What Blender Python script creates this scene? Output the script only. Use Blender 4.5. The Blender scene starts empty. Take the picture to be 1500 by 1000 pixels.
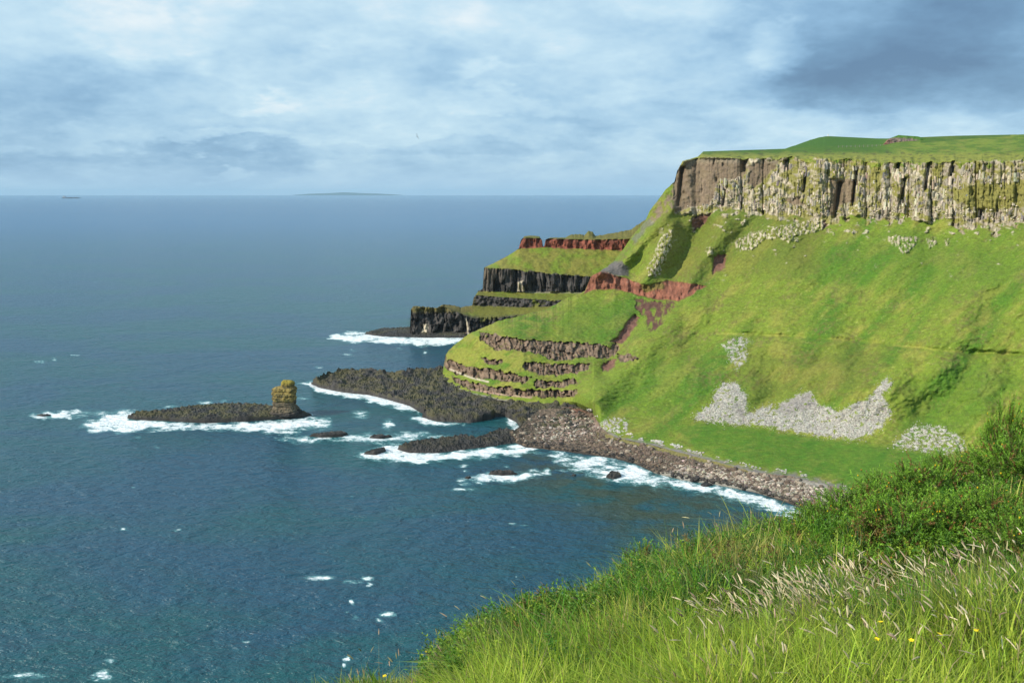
import bpy, math
import numpy as np
from mathutils import Vector
R = math.radians
rng = np.random.default_rng(7)
scene = bpy.context.scene
COL = scene.collection

# ------------------------------------------------------------------ camera
H = 80.0                                    # eye above the sea, metres
F = 1300.0                                  # focal length in photo pixels (1500 wide)
TH = math.atan(216 / F)                     # pitch below the horizon
cam_d = bpy.data.cameras.new('camera'); cam = bpy.data.objects.new('camera', cam_d); COL.objects.link(cam)
cam.location = (0, 0, H); cam.rotation_euler = (math.pi / 2 - TH, 0, 0)
cam_d.sensor_width = 36; cam_d.lens = F / 1500 * 36
cam_d.clip_start = 0.1; cam_d.clip_end = 200000
scene.camera = cam
HAZE = 1.9e-5
scene.view_settings.view_transform = 'Standard'; scene.view_settings.look = 'None'
scene.view_settings.exposure = 0.08; scene.view_settings.gamma = 1.0
scene.cycles.max_bounces = 5; scene.cycles.transparent_max_bounces = 6
scene.cycles.diffuse_bounces = 3; scene.cycles.glossy_bounces = 2; scene.cycles.volume_bounces = 0

# ------------------------------------------------------------------ node helpers
def nd(nt, kind, ins=None, **props):
    n = nt.nodes.new(kind)
    for k, v in props.items(): setattr(n, k, v)
    for k, v in (ins or {}).items():
        s = n.inputs[k]
        if isinstance(v, bpy.types.NodeSocket): nt.links.new(v, s)
        else:
            if isinstance(v, tuple) and len(v) == 3 and s.type == 'RGBA': v = v + (1,)
            s.default_value = v
    return n
def math_(nt, op, a, b=0.0, c=0.0, clamp=False):
    n = nd(nt, 'ShaderNodeMath', {0: a, 1: b, 2: c}, operation=op); n.use_clamp = clamp; return n.outputs[0]
def mixc(nt, f, a, b, mode='MIX'):
    n = nt.nodes.new('ShaderNodeMix'); n.data_type = 'RGBA'; n.blend_type = mode; n.clamp_factor = True
    for s, v in ((n.inputs[0], f), (n.inputs[6], a), (n.inputs[7], b)):
        if isinstance(v, bpy.types.NodeSocket): nt.links.new(v, s)
        else: s.default_value = v + (1,) if isinstance(v, tuple) and len(v) == 3 else v
    return n.outputs[2]
def ramp(nt, f, stops):
    n = nd(nt, 'ShaderNodeValToRGB', {0: f}); e = n.color_ramp.elements
    while len(e) < len(stops): e.new(0.5)
    for q, (p, c) in zip(e, stops):
        q.position = p; q.color = (c, c, c, 1) if not isinstance(c, tuple) else c + (1,)
    return n.outputs[0]
def mrange(nt, v, a, b, c=0.0, d=1.0, smooth=True):
    n = nd(nt, 'ShaderNodeMapRange', {0: v, 1: a, 2: b, 3: c, 4: d})
    if smooth: n.interpolation_type = 'SMOOTHSTEP'
    return n.outputs[0]
def noise(nt, vec, scale, detail=4, rough=.55, dist=0.0):
    return nd(nt, 'ShaderNodeTexNoise', {'Vector': vec, 'Scale': scale, 'Detail': detail, 'Roughness': rough, 'Distortion': dist}).outputs[0]

def pixdir(px, py):
    r = (px - 750) / F; u = (500 - py) / F
    v = Vector((r, math.cos(TH) + u * math.sin(TH), -math.sin(TH) + u * math.cos(TH)))
    return v.normalized()

# ------------------------------------------------------------------ sun and sky
SUN = Vector((-0.80, -0.34, 0.56)).normalized()
sun_d = bpy.data.lights.new('sun', 'SUN'); sun = bpy.data.objects.new('sun', sun_d); COL.objects.link(sun)
sun_d.energy = 5.0; sun_d.angle = R(0.5); sun_d.color = (1.0, 0.93, 0.80)
sun.rotation_euler = (-SUN).to_track_quat('-Z', 'Y').to_euler()
sun.location = (0, -50, 300)

world = bpy.data.worlds.new('World'); scene.world = world; world.use_nodes = True
nt = world.node_tree; nt.nodes.clear()
elev = math.asin(SUN.z); azim = math.atan2(SUN.x, SUN.y)
sky = nd(nt, 'ShaderNodeTexSky', sky_type='NISHITA', sun_disc=False, sun_elevation=elev, sun_rotation=azim)
bg_sky = nd(nt, 'ShaderNodeBackground', {'Color': sky.outputs[0], 'Strength': 0.10})
gen = nd(nt, 'ShaderNodeTexCoord').outputs['Generated']
sep = nd(nt, 'ShaderNodeSeparateXYZ', {0: gen})
zc = math_(nt, 'ADD', math_(nt, 'MAXIMUM', sep.outputs[2], 0.0), 0.30)
pv = nd(nt, 'ShaderNodeCombineXYZ', {0: math_(nt, 'DIVIDE', sep.outputs[0], zc), 1: math_(nt, 'DIVIDE', sep.outputs[1], zc), 2: 3.7}).outputs[0]
nbig = noise(nt, pv, 0.8, 3, .5, .3)
nmid = noise(nt, pv, 2.6, 10, .60, .1)
nfin = noise(nt, pv, 8.5, 8, .64, .05)
wn = nd(nt, 'ShaderNodeTexNoise', {'Vector': pv, 'Scale': 1.4, 'Detail': 6.0, 'Roughness': .6})
wv = nd(nt, 'ShaderNodeVectorMath', {0: wn.outputs[1], 1: (.5, .5, .5)}, operation='SUBTRACT').outputs[0]
wv = nd(nt, 'ShaderNodeVectorMath', {0: wv, 'Scale': 0.22}, operation='SCALE').outputs[0]
wdir = nd(nt, 'ShaderNodeVectorMath', {0: gen, 1: wv}, operation='ADD').outputs[0]
def bank(px, py, rx, ry, amt):
    """one bank of cloud in direction space: an ellipse rx by ry (photo pixels wide as an angle)"""
    c = pixdir(px, py)
    right = Vector((0, 0, 1)).cross(c).normalized(); up = c.cross(right).normalized()
    d = nd(nt, 'ShaderNodeVectorMath', {0: wdir, 1: tuple(c)}, operation='SUBTRACT').outputs[0]
    a = nd(nt, 'ShaderNodeVectorMath', {0: d, 1: tuple(right * (F / rx))}, operation='DOT_PRODUCT').outputs['Value']
    b = nd(nt, 'ShaderNodeVectorMath', {0: d, 1: tuple(up * (F / ry))}, operation='DOT_PRODUCT').outputs['Value']
    e = nd(nt, 'ShaderNodeVectorMath', {0: d, 1: tuple(c * 1.5)}, operation='DOT_PRODUCT').outputs['Value']
    q = math_(nt, 'ADD', math_(nt, 'ADD', math_(nt, 'MULTIPLY', a, a), math_(nt, 'MULTIPLY', b, b)), math_(nt, 'MULTIPLY', e, e))
    return math_(nt, 'MULTIPLY', mrange(nt, q, 1.25, 0.15), amt)
v = math_(nt, 'MULTIPLY', nmid, 1.0)
v = math_(nt, 'ADD', v, math_(nt, 'MULTIPLY', nbig, 0.35))
v = math_(nt, 'ADD', v, math_(nt, 'MULTIPLY', nfin, 0.42))
v = math_(nt, 'ADD', v, -0.27)
for b in ((1290, 5, 230, 115, -.34), (1520, 80, 330, 130, -.34), (1230, 120, 240, 50, -.16), (140, 150, 250, 80, -.14), (120, 222, 330, 24, -.14), (640, 232, 300, 20, -.10),
          (450, 30, 330, 55, .12), (730, 155, 110, 24, .16), (1135, 62, 60, 40, .26), (1000, 25, 130, 36, .14), (330, 195, 90, 16, .14), (200, 15, 120, 26, .12), (960, 175, 240, 36, -.08), (420, 130, 50, 16, .12)):
    v = math_(nt, 'ADD', v, bank(*b))
v = math_(nt, 'MULTIPLY_ADD', v, 0.7, 0.22)
ccol = ramp(nt, v, [(0.08, (.115, .22, .37)), (0.28, (.17, .32, .50)), (0.45, (.27, .47, .68)), (0.58, (.40, .62, .81)), (0.73, (.57, .78, .91)), (0.90, (.84, .93, .97))])
# towards the horizon the cloud flattens into one pale grey blue
hz = mrange(nt, sep.outputs[2], 0.038, 0.004)
ccol = mixc(nt, math_(nt, 'MULTIPLY', hz, 0.75), ccol, (.42, .64, .84))
ccol = mixc(nt, mrange(nt, sep.outputs[2], -0.0, -0.1), ccol, (.10, .16, .2))
bg_cl = nd(nt, 'ShaderNodeBackground', {'Color': ccol, 'Strength': 1.0})
mx = nd(nt, 'ShaderNodeMixShader', {0: 0.88, 1: bg_sky.outputs[0], 2: bg_cl.outputs[0]})
nd(nt, 'ShaderNodeOutputWorld', {0: mx.outputs[0]})

# ------------------------------------------------------------------ numpy noise
_P = rng.permutation(256); _P = np.concatenate([_P, _P, _P]).astype(np.int32)
_G = rng.normal(size=(256, 3)).astype(np.float32); _G /= np.linalg.norm(_G, axis=1, keepdims=True)
_A = rng.uniform(0, 2 * np.pi, 256); _GX = np.cos(_A).astype(np.float32); _GY = np.sin(_A).astype(np.float32)
def perlin(x, y, z):
    if np.ndim(z) == 0 and np.ndim(x) > 0:
        x = np.asarray(x, np.float32); y = np.asarray(y, np.float32) + np.float32(z * 37.73)
        x, y = np.broadcast_arrays(x + np.float32(z * 11.31), y)
        xi = np.floor(x).astype(np.int32); yi = np.floor(y).astype(np.int32); xf, yf = x - xi, y - yi
        fx, fy = [t * t * t * (t * (t * 6 - 15) + 10) for t in (xf, yf)]
        out = 0
        for a in (0, 1):
            wx = fx if a else 1 - fx; pa = _P[(xi + a) & 255]
            for b in (0, 1):
                h = _P[(pa + yi + b) & 255]
                out = out + wx * (fy if b else 1 - fy) * (_GX[h] * (xf - a) + _GY[h] * (yf - b))
        return out * 1.35
    x = np.asarray(x, np.float32); y = np.asarray(y, np.float32); z = np.asarray(z, np.float32)
    x, y, z = np.broadcast_arrays(x, y, z)
    xi = np.floor(x).astype(np.int32); yi = np.floor(y).astype(np.int32); zi = np.floor(z).astype(np.int32)
    xf, yf, zf = x - xi, y - yi, z - zi
    fx, fy, fz = [t * t * t * (t * (t * 6 - 15) + 10) for t in (xf, yf, zf)]
    xi &= 255; yi &= 255; zi &= 255
    out = 0
    for a in (0, 1):
        wx = fx if a else 1 - fx; pa = _P[(xi + a) & 255]
        for b in (0, 1):
            wy = fy if b else 1 - fy; pb = _P[(pa + yi + b) & 255]
            for c in (0, 1):
                wz = fz if c else 1 - fz
                g = _G[_P[(pb + zi + c) & 255]]
                out = out + wx * wy * wz * (g[..., 0] * (xf - a) + g[..., 1] * (yf - b) + g[..., 2] * (zf - c))
    return out * 1.6
def fbm(x, y, z, oct=4, gain=.5, ridged=False):
    s = 0; a = 1.0; t = 0
    for o in range(oct):
        n = perlin(x * 2 ** o + o * 17.3, y * 2 ** o + o * 5.1, z * 2 ** o + o * 9.7)
        if ridged: n = 1 - 2 * np.abs(n)
        s = s + a * n; t += a; a *= gain
    return s / t
def h1(i, seed=0):
    i = np.asarray(i).astype(np.int64)
    v = (i * 374761393 + seed * 668265263) & 0xffffffff
    v = ((v ^ (v >> 13)) * 1274126177) & 0xffffffff
    return ((v ^ (v >> 16)) & 0xffffff) / float(0xffffff)
def sstep(a, b, x):
    t = np.clip((x - a) / (b - a), 0, 1); return t * t * (3 - 2 * t)
def sdpoly(X, Y, poly):
    """signed distance (negative inside) to a polygon"""
    P = np.array(poly, float); d = np.full(X.shape, 1e9); s = np.zeros(X.shape, bool)
    n = len(P)
    for i in range(n):
        a = P[i]; b = P[(i + 1) % n]; e = b - a
        wx = X - a[0]; wy = Y - a[1]
        t = np.clip((wx * e[0] + wy * e[1]) / max(e @ e, 1e-9), 0, 1)
        d = np.minimum(d, (wx - e[0] * t) ** 2 + (wy - e[1] * t) ** 2)
        c = ((a[1] > Y) != (b[1] > Y)) & (X < (b[0] - a[0]) * (Y - a[1]) / ((b[1] - a[1]) or 1e-9) + a[0])
        s ^= c
    d = np.sqrt(d); return np.where(s, -d, d)
def pmask(X, Y, poly, soft=3.0, grow=0.0):
    P = np.array(poly, float); m = soft + grow + 2
    out = np.zeros(X.shape)
    sel = (X > P[:, 0].min() - m) & (X < P[:, 0].max() + m) & (Y > P[:, 1].min() - m) & (Y < P[:, 1].max() + m)
    if sel.any(): out[sel] = sstep(soft / 2 + grow, -soft / 2 + grow, sdpoly(X[sel], Y[sel], poly))
    return out
def dline(X, Y, pts):
    d = np.full(X.shape, 1e9)
    for a, b in zip(pts[:-1], pts[1:]):
        ex, ey = b[0] - a[0], b[1] - a[1]
        t = np.clip(((X - a[0]) * ex + (Y - a[1]) * ey) / (ex * ex + ey * ey), 0, 1)
        d = np.minimum(d, (X - a[0] - ex * t) ** 2 + (Y - a[1] - ey * t) ** 2)
    return np.sqrt(d)

# ------------------------------------------------------------------ sight-line geometry (surveying the photograph)
cT, sT = math.cos(TH), math.sin(TH)
def fwd(py): return cT + (500 - py) / F * sT
def drop(py): return -(-sT + (500 - py) / F * cT) / fwd(py)        # metres down per metre forward
def world_pt(px, py, Y): return (px - 750) / F / fwd(py) * Y, Y, H - drop(py) * Y
def Yatz(py, z): return (H - z) / drop(py)
def to_pix(X, Y, Z):
    d = (H - Z) / Y; u = (sT - d * cT) / (cT + d * sT)
    # drop = (sT - u cT)/(cT + u sT)  ->  u = (sT - d cT)/(cT + d sT)
    py = 500 - u * F
    return 750 + X / Y * F * (cT + u * sT), py

# ------------------------------------------------------------------ mesh helpers
def new_mesh(name, verts, faces, mat, smooth=True, col=None, parent=None, extra=None):
    """verts (n,3), faces list of arrays (k,3)/(k,4)"""
    me = bpy.data.meshes.new(name)
    if not isinstance(faces, (list, tuple)): faces = [faces]
    faces = [f for f in faces if len(f)]
    v = np.asarray(verts, np.float32)
    me.vertices.add(len(v)); me.vertices.foreach_set('co', v.ravel())
    loops = np.concatenate([f.ravel() for f in faces]).astype(np.int32)
    sizes = np.concatenate([np.full(len(f), f.shape[1]) for f in faces])
    starts = np.concatenate([[0], np.cumsum(sizes)[:-1]]).astype(np.int32)
    me.loops.add(len(loops)); me.loops.foreach_set('vertex_index', loops)
    me.polygons.add(len(sizes)); me.polygons.foreach_set('loop_start', starts)
    me.update(calc_edges=True); me.validate()
    me.polygons.foreach_set('use_smooth', np.full(len(me.polygons), smooth, bool))
    if col is not None:
        a = me.color_attributes.new('Col', 'FLOAT_COLOR', 'POINT')
        c = np.ones((len(v), 4), np.float32); c[:, :3] = col
        a.data.foreach_set('color', c.ravel())
    for k, arr in (extra or {}).items():
        a = me.attributes.new(k, 'FLOAT', 'POINT'); a.data.foreach_set('value', np.asarray(arr, np.float32).ravel())
    me.materials.append(mat)
    o = bpy.data.objects.new(name, me); COL.objects.link(o)
    if parent is not None: o.parent = parent
    return o
def tag(o, label=None, cat=None, group=None, kind=None):
    if label: o['label'] = label
    if cat: o['category'] = cat
    if group: o['group'] = group
    if kind: o['kind'] = kind
    return o
def grid_faces(nr, nc):
    i = np.arange(nr * nc).reshape(nr, nc)
    return np.stack([i[:-1, :-1], i[:-1, 1:], i[1:, 1:], i[1:, :-1]], -1).reshape(-1, 4)

def box(cx, cy, cz, lx, ly, lz, taper=1.0):
    v = np.array([(sx_ * lx / 2 * (taper if sz_ < 0 else 1), sy_ * ly / 2, sz_ * lz / 2) for sz_ in (-1, 1) for sy_ in (-1, 1) for sx_ in (-1, 1)]) + (cx, cy, cz)
    f = np.array([(0, 2, 3, 1), (4, 5, 7, 6), (0, 1, 5, 4), (2, 6, 7, 3), (0, 4, 6, 2), (1, 3, 7, 5)]); return v, f
def smo(a, n):
    k = np.hanning(2 * n + 3)[1:-1]; k /= k.sum(); return np.convolve(np.pad(a, n, mode='reflect', reflect_type='odd'), k, 'valid')
class Sheet: pass
def survey(px0, px1, dpx, lines, crest=None, dpy=1.0, relief=None, back=((12, 10), (45, None)), zrel=None, backz=-6.0, nmax=400, sm=0):
    """lines: list of (points, z or None); a point is (px, py) with the line's z, or (px, py, Y)."""
    px = np.arange(px0, px1 + dpx / 2, dpx)
    cr = np.interp(px, [c[0] for c in crest], [c[1] for c in crest]) if crest else None
    L = []
    for pts, z in lines:
        py = np.interp(px, [p[0] for p in pts], [p[1] for p in pts])
        if z is not None: Yv = Yatz(py, z)
        else: Yv = np.interp(px, [p[0] for p in pts], [p[2] for p in pts])
        if sm and z is None:
            Yv = smo(Yv, sm)
            if len(L) in (1, 2): py = smo(py, sm // 2)
        if cr is not None:
            py = np.maximum(py, cr)
        if L:
            py = np.minimum(py, L[-1][0] - 0.01); Yv = np.maximum(Yv, L[-1][1] + 0.02)
        L.append((py, Yv))
    PY, YY, TT = [], [], []
    for i in range(len(L) - 1):
        n = int(min(nmax, max(2, math.ceil(np.max(L[i][0] - L[i + 1][0]) / dpy))))
        y0, y1 = L[i][1], L[i + 1][1]; z0 = H - drop(L[i][0]) * y0; z1 = H - drop(L[i + 1][0]) * y1
        for k in range(n + (i == len(L) - 2)):
            s = k / n
            Yk = y0 + (y1 - y0) * s; Zk = z0 + (z1 - z0) * s
            d = (H - Zk) / Yk; u = (sT - d * cT) / (cT + d * sT)
            PY.append(500 - u * F); YY.append(Yk); TT.append(np.full(len(px), i + s))
    S = Sheet(); S.PY = np.array(PY); S.Y = np.array(YY); S.T = np.array(TT); S.PX = np.broadcast_to(px, S.PY.shape).copy()
    X, Y, Z = world_pt(S.PX, S.PY, S.Y)
    if relief is not None:
        S.Y = S.Y + relief(S, X, Y, Z)
        X, Y, Z = world_pt(S.PX, S.PY, S.Y)
    if zrel is not None: Z = Z + zrel(S, X, Y, Z)
    S.X, S.Yw, S.Z = X, Y, Z
    # slope and facing
    V = np.stack([X, Y, Z], -1)
    du = np.gradient(V, axis=1); dv = np.gradient(V, axis=0)
    N = np.cross(du, dv); N /= np.linalg.norm(N, axis=-1, keepdims=True) + 1e-9
    S.N = N; S.V = V
    # the far side falls away behind
    rows = [V]
    if back:
        top = V[-1]; z = top[:, 2]
        for dy, dz in back:
            b = top.copy(); b[:, 0] *= (b[:, 1] + dy) / b[:, 1]; b[:, 1] += dy
            b[:, 2] = (z - dz) if dz is not None else backz
            rows.append(b[None])
    S.full = np.concatenate(rows, 0)
    S.nback = len(rows) - 1
    return S
def sheet_obj(name, S, color, mat, smooth=True, parent=None):
    c = color(S)
    if S.nback: c = np.concatenate([c] + [c[-1:]] * S.nback, 0)
    nr, nc = S.full.shape[:2]
    f = grid_faces(nr, nc)
    # drop collapsed quads
    return new_mesh(name, S.full.reshape(-1, 3), f, mat, smooth, c.reshape(-1, 3), parent)
def mixm(c, m, col):
    m = m[..., None]; return c * (1 - m) + np.asarray(col) * m

# ------------------------------------------------------------------ materials
def land_mat(name, fine=1.2, bump=0.25, amt=.35, rough=.9, spec=.2, bscale=1.0):
    m = bpy.data.materials.new(name); m.use_nodes = True; nt = m.node_tree; nt.nodes.clear()
    pos = nd(nt, 'ShaderNodeNewGeometry').outputs['Position']
    at = nd(nt, 'ShaderNodeAttribute', attribute_name='Col').outputs['Color']
    n1 = noise(nt, pos, fine, 5, .65)
    n2 = noise(nt, pos, fine * 4.3, 3, .6)
    f = math_(nt, 'ADD', math_(nt, 'MULTIPLY', n1, .6), math_(nt, 'MULTIPLY', n2, .4))
    g = mrange(nt, f, .32, .68, 1 - amt, 1 + amt, False)
    c = nd(nt, 'ShaderNodeVectorMath', {0: at, 'Scale': g}, operation='SCALE').outputs[0]
    bp = nd(nt, 'ShaderNodeBump', {'Strength': .8, 'Distance': bump, 'Height': f})
    b = nd(nt, 'ShaderNodeBsdfPrincipled', {'Base Color': c, 'Roughness': rough, 'Specular IOR Level': spec, 'Normal': bp.outputs[0]})
    nd(nt, 'ShaderNodeOutputMaterial', {0: b.outputs[0]})
    return m
M_land = land_mat('turf_and_rock', .8, .35, .38)
M_rock = land_mat('wet_basalt', .9, .5, .45, .65, .35)
M_stone = land_mat('loose_stone', 2.5, .08, .3)
M_fore = land_mat('turf_soil', 9, .03, .4)

GRASS = np.array((.146, .198, .023)); GRASS_D = np.array((.060, .142, .013)); GRASS_Y = np.array((.245, .230, .046)); OLIVE = np.array((.125, .125, .025))
PALE = np.array((.45, .385, .285)); BROWN = np.array((.17, .125, .085)); DARK = np.array((.050, .045, .042)); RED = np.array((.195, .078, .050)); SOIL = np.array((.15, .075, .055))
SCREE = np.array((.41, .385, .335)); GREY = np.array((.24, .215, .20))

# ------------------------------------------------------------------ main hillside (near green spur, amphitheatre slope, column cliff, plateau)
crestM = [(640, 556), (648, 549), (650, 535), (653, 520), (658, 512), (668, 503), (685, 490), (700, 483), (730, 470), (760, 463), (800, 453), (830, 437),
          (850, 429), (857, 426), (866, 405), (878, 398), (900, 382), (912, 366), (925, 347), (945, 324), (952, 308), (962, 296), (975, 278), (988, 266), (992, 250),
          (1000, 236), (1010, 233), (1022, 230), (1030, 222), (1080, 220), (1150, 218), (1180, 208), (1202, 199), (1240, 199.5), (1285, 203), (1300, 203), (1315, 198), (1360, 198), (1400, 199), (1450, 197), (1480, 196), (1500, 198), (1740, 190)]
_cx = np.arange(640, 1741, 1.0); _cy = np.interp(_cx, [c[0] for c in crestM], [c[1] for c in crestM])
_cs = smo(_cy, 30); _cy = np.where(_cx > 1120, _cs, _cy)
_cy = _cy + (1.3 * fbm(_cx / 9, 0, 3, 3) + .5 * perlin(_cx / 2.1, 0, 8)) * np.where(_cx > 1020, .55, 1)
crestM = list(zip(_cx, _cy))
def rough_line(pts, a, sc, k, x0=980):
    x = np.arange(pts[0][0], pts[-1][0] + 1, 2.0); y = np.interp(x, [p[0] for p in pts], [p[1] for p in pts]); d = np.interp(x, [p[0] for p in pts], [p[2] for p in pts])
    y = y + a * fbm(x / sc, 0, k, 3) * sstep(x0, x0 + 30, x); return list(zip(x, y, d))
R0 = ([(640, 558), (655, 560), (680, 574), (730, 586), (800, 594), (845, 596), (868, 606), (880, 628), (900, 640), (960, 653), (1030, 672), (1100, 692), (1160, 700), (1230, 716), (1300, 760), (1740, 900)], 3.0)
R1 = ([(640, 552, 377), (655, 548, 368), (700, 556, 346), (760, 566, 327), (840, 572, 322), (868, 588, 303), (900, 608, 293), (950, 612, 288), (1000, 614, 283), (1100, 624, 276), (1200, 641, 265),
       (1300, 650, 253), (1400, 662, 244), (1500, 690, 232), (1740, 790, 190)], None)
R2 = ([(640, 550, 380), (655, 520, 376), (700, 490, 369), (760, 494, 352), (840, 512, 350), (900, 530, 336), (950, 540, 322), (1000, 540, 314), (1100, 540, 303), (1200, 540, 292), (1300, 540, 281), (1400, 540, 268),
       (1500, 560, 253), (1740, 600, 222)], None)
R3 = ([(640, 548, 383), (700, 480, 382), (760, 461, 386), (840, 432, 396), (860, 428, 400), (900, 423, 400), (930, 431, 394), (960, 437, 389), (1000, 441, 380), (1035, 427, 378), (1100, 430, 364), (1200, 430, 345), (1300, 430, 326),
       (1400, 430, 306), (1500, 430, 288), (1740, 430, 252)], None)
R4 = ([(640, 547, 384), (700, 478, 384), (760, 459, 388), (860, 404, 404), (875, 397, 405), (900, 403, 403), (940, 416, 397), (975, 412, 390), (1000, 414, 384), (1035, 419, 381), (1100, 410, 374), (1200, 410, 353), (1300, 410, 334),
       (1400, 410, 313), (1500, 410, 294), (1740, 410, 257)], None)
R5 = ([(640, 540, 400), (860, 390, 425), (925, 347, 428), (950, 322, 428), (975, 310, 428), (1000, 312, 425), (1060, 304, 416), (1100, 308, 410), (1150, 316, 401), (1210, 319, 392), (1250, 319, 384), (1300, 321, 375), (1390, 323, 357),
       (1440, 325, 348), (1500, 326, 338), (1740, 330, 298)], None)
R6 = ([(640, 530, 405), (860, 300, 432), (985, 262, 433), (1000, 236, 434), (1030, 230, 431), (1100, 232, 419), (1150, 231, 410), (1200, 232, 400), (1250, 234, 391), (1300, 238, 382), (1350, 238, 372), (1400, 237, 362), (1450, 236, 352), (1500, 233, 343), (1740, 225, 303)], None)
R6b = ([(640, 520, 420), (1000, 233, 446), (1030, 227, 446), (1100, 228, 438), (1200, 227, 418), (1300, 228, 402), (1400, 226, 384), (1500, 222, 366), (1740, 212, 325)], None)
R7 = ([(640, 500, 450), (1000, 232, 470), (1030, 222, 500), (1150, 218, 540), (1202, 199, 600), (1285, 203, 560), (1300, 203, 500), (1400, 199, 500), (1500, 197, 480), (1740, 190, 440)], None)

W1 = lambda S, a, sc, k: a * fbm(S.PX / sc, S.PY / sc, k, 4)
def cells(px, width, seed, jit=.35):
    """column index, place across the column -1..1"""
    u = px / width + jit * perlin(px / width * .6, seed, 0)
    i = np.floor(u); return i, (u - i) * 2 - 1
def crag(px, py, w, hh, k):
    """broken columns and blocks: roughly -1..1"""
    u = px / w + .9 * perlin(px / w * .45, py / hh * .5, k) + .25 * perlin(px / w * 2, py / hh * 2, k + 4)
    i = np.floor(u); c = (u - i) * 2 - 1
    j = np.floor(py / hh + 3 * h1(i, 5) + .4 * perlin(px / w, k, 3))
    a = h1(i * 131 + j, 2) * 1.1 + h1(i, 7) * .7 - .9 - .6 * np.abs(c) ** 5
    return .55 * a - .6 * fbm(px / w * .8, py / hh * .7, k + 2, 4)
bands = [  # rock ledges on the near spur, in photo pixels
    [(703, 486), (722, 489), (745, 494), (765, 496), (820, 501), (860, 502), (880, 504), (896, 512), (903, 500), (908, 506), (900, 520), (890, 526), (862, 522), (835, 526), (812, 527), (775, 515), (740, 513), (728, 514), (716, 505), (704, 498)],
    [(905, 517), (935, 522), (930, 528), (908, 531)],
    [(765, 531), (800, 532), (830, 534), (864, 532), (862, 539), (845, 547), (825, 547), (808, 551), (780, 545), (766, 539)],
    [(706, 524), (737, 527), (735, 534), (710, 533)],
    [(650, 520), (658, 527), (680, 535), (700, 539), (735, 544), (760, 549), (778, 552), (772, 560), (745, 559), (700, 553), (672, 548), (655, 541), (650, 535)],
    [(783, 556), (812, 559), (842, 554), (845, 562), (815, 568), (785, 568)],
    [(662, 550), (690, 560), (725, 566), (785, 572), (845, 571), (843, 580), (790, 582), (720, 577), (680, 568), (664, 558)],
]
red_poly = [(855, 430), (866, 402), (885, 397), (918, 408), (938, 416), (955, 417), (975, 411), (1000, 413), (1035, 419), (1012, 432), (994, 441), (960, 438), (930, 431), (900, 423), (870, 425)]
red_dark = [(880, 398), (893, 388), (910, 382), (922, 392), (922, 404), (900, 402)]
soils = [[(1014, 320), (1030, 312), (1042, 312), (1032, 328), (1012, 340)], [(1047, 378), (1056, 372), (1065, 374), (1058, 395), (1043, 402)], [(897, 500), (907, 485), (930, 460), (937, 466), (928, 480), (915, 502)],
         [(932, 436), (962, 440), (992, 443), (980, 462), (960, 484), (950, 488), (945, 466), (930, 448)], [(884, 545), (886, 532), (903, 524), (896, 540)], [(1205, 326), (1212, 322), (1211, 332), (1204, 335)]]
brown_cl = [[(988, 262), (1002, 238), (1030, 232), (1095, 232), (1096, 246), (1090, 262), (1076, 263), (1054, 264), (1050, 276), (1040, 300), (1010, 304), (992, 312), (984, 300)], [(1097, 244), (1112, 235), (1142, 234), (1130, 250), (1118, 264), (1103, 277), (1097, 268)],
            [(1150, 292), (1175, 288), (1178, 300), (1158, 300)], [(1216, 262), (1256, 262), (1252, 296), (1232, 300), (1222, 316), (1214, 316)]]
green_cl = [[(1128, 248), (1133, 254), (1114, 277), (1100, 282), (1106, 272)], [(1272, 240), (1290, 238), (1294, 246), (1286, 284), (1276, 268)], [(1362, 246), (1372, 248), (1374, 262), (1366, 262)],
            [(1396, 274), (1430, 270), (1500, 264), (1740, 262), (1740, 300), (1500, 304), (1470, 306), (1450, 312), (1428, 312), (1412, 300), (1398, 292)], [(1145, 252), (1160, 250), (1164, 262), (1148, 262)], [(1182, 268), (1198, 270), (1196, 284), (1184, 280)]]
pale_rk = [[(1072, 356), (1100, 340), (1120, 338), (1150, 330), (1205, 320), (1212, 328), (1190, 342), (1165, 345), (1155, 356), (1148, 348), (1120, 350), (1100, 366), (1076, 366)], [(1296, 350), (1310, 345), (1332, 346), (1345, 350), (1336, 362), (1324, 372), (1312, 360)],
           [(1356, 350), (1370, 348), (1374, 358), (1362, 364)], [(970, 346), (984, 334), (987, 352), (978, 376), (966, 402), (950, 405), (948, 392), (958, 370)], [(1383, 350), (1390, 350), (1389, 357), (1384, 357)], [(1246, 336), (1256, 338), (1254, 346), (1247, 344)], [(1037, 362), (1046, 362), (1044, 374), (1036, 374)]]
scree = [[(1015, 612), (1040, 596), (1058, 562), (1077, 561), (1090, 580), (1097, 606), (1112, 600), (1132, 592), (1122, 606), (1150, 590), (1175, 575), (1186, 577), (1197, 592), (1212, 597), (1224, 604), (1245, 596), (1275, 581), (1286, 568), (1298, 556), (1303, 560), (1292, 580), (1306, 603), (1292, 624), (1262, 643), (1200, 637), (1120, 624), (1060, 619)],
         [(1056, 504), (1072, 498), (1085, 494), (1100, 500), (1090, 512), (1092, 524), (1080, 541), (1072, 530), (1068, 514)], [(1306, 652), (1340, 624), (1372, 624), (1408, 640), (1412, 656), (1396, 664), (1330, 657)], [(862, 622), (900, 612), (920, 616), (918, 632), (890, 634), (866, 632)]]
scree_dark = [[(1132, 596), (1175, 575), (1187, 577), (1200, 594), (1170, 604), (1150, 606)], [(1075, 590), (1097, 606), (1090, 616), (1078, 606)]]
lawn = [(985, 622), (1060, 622), (1200, 642), (1330, 660), (1430, 672), (1500, 700), (1400, 720), (1240, 702), (1150, 690), (1080, 676), (1020, 658)]

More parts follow.
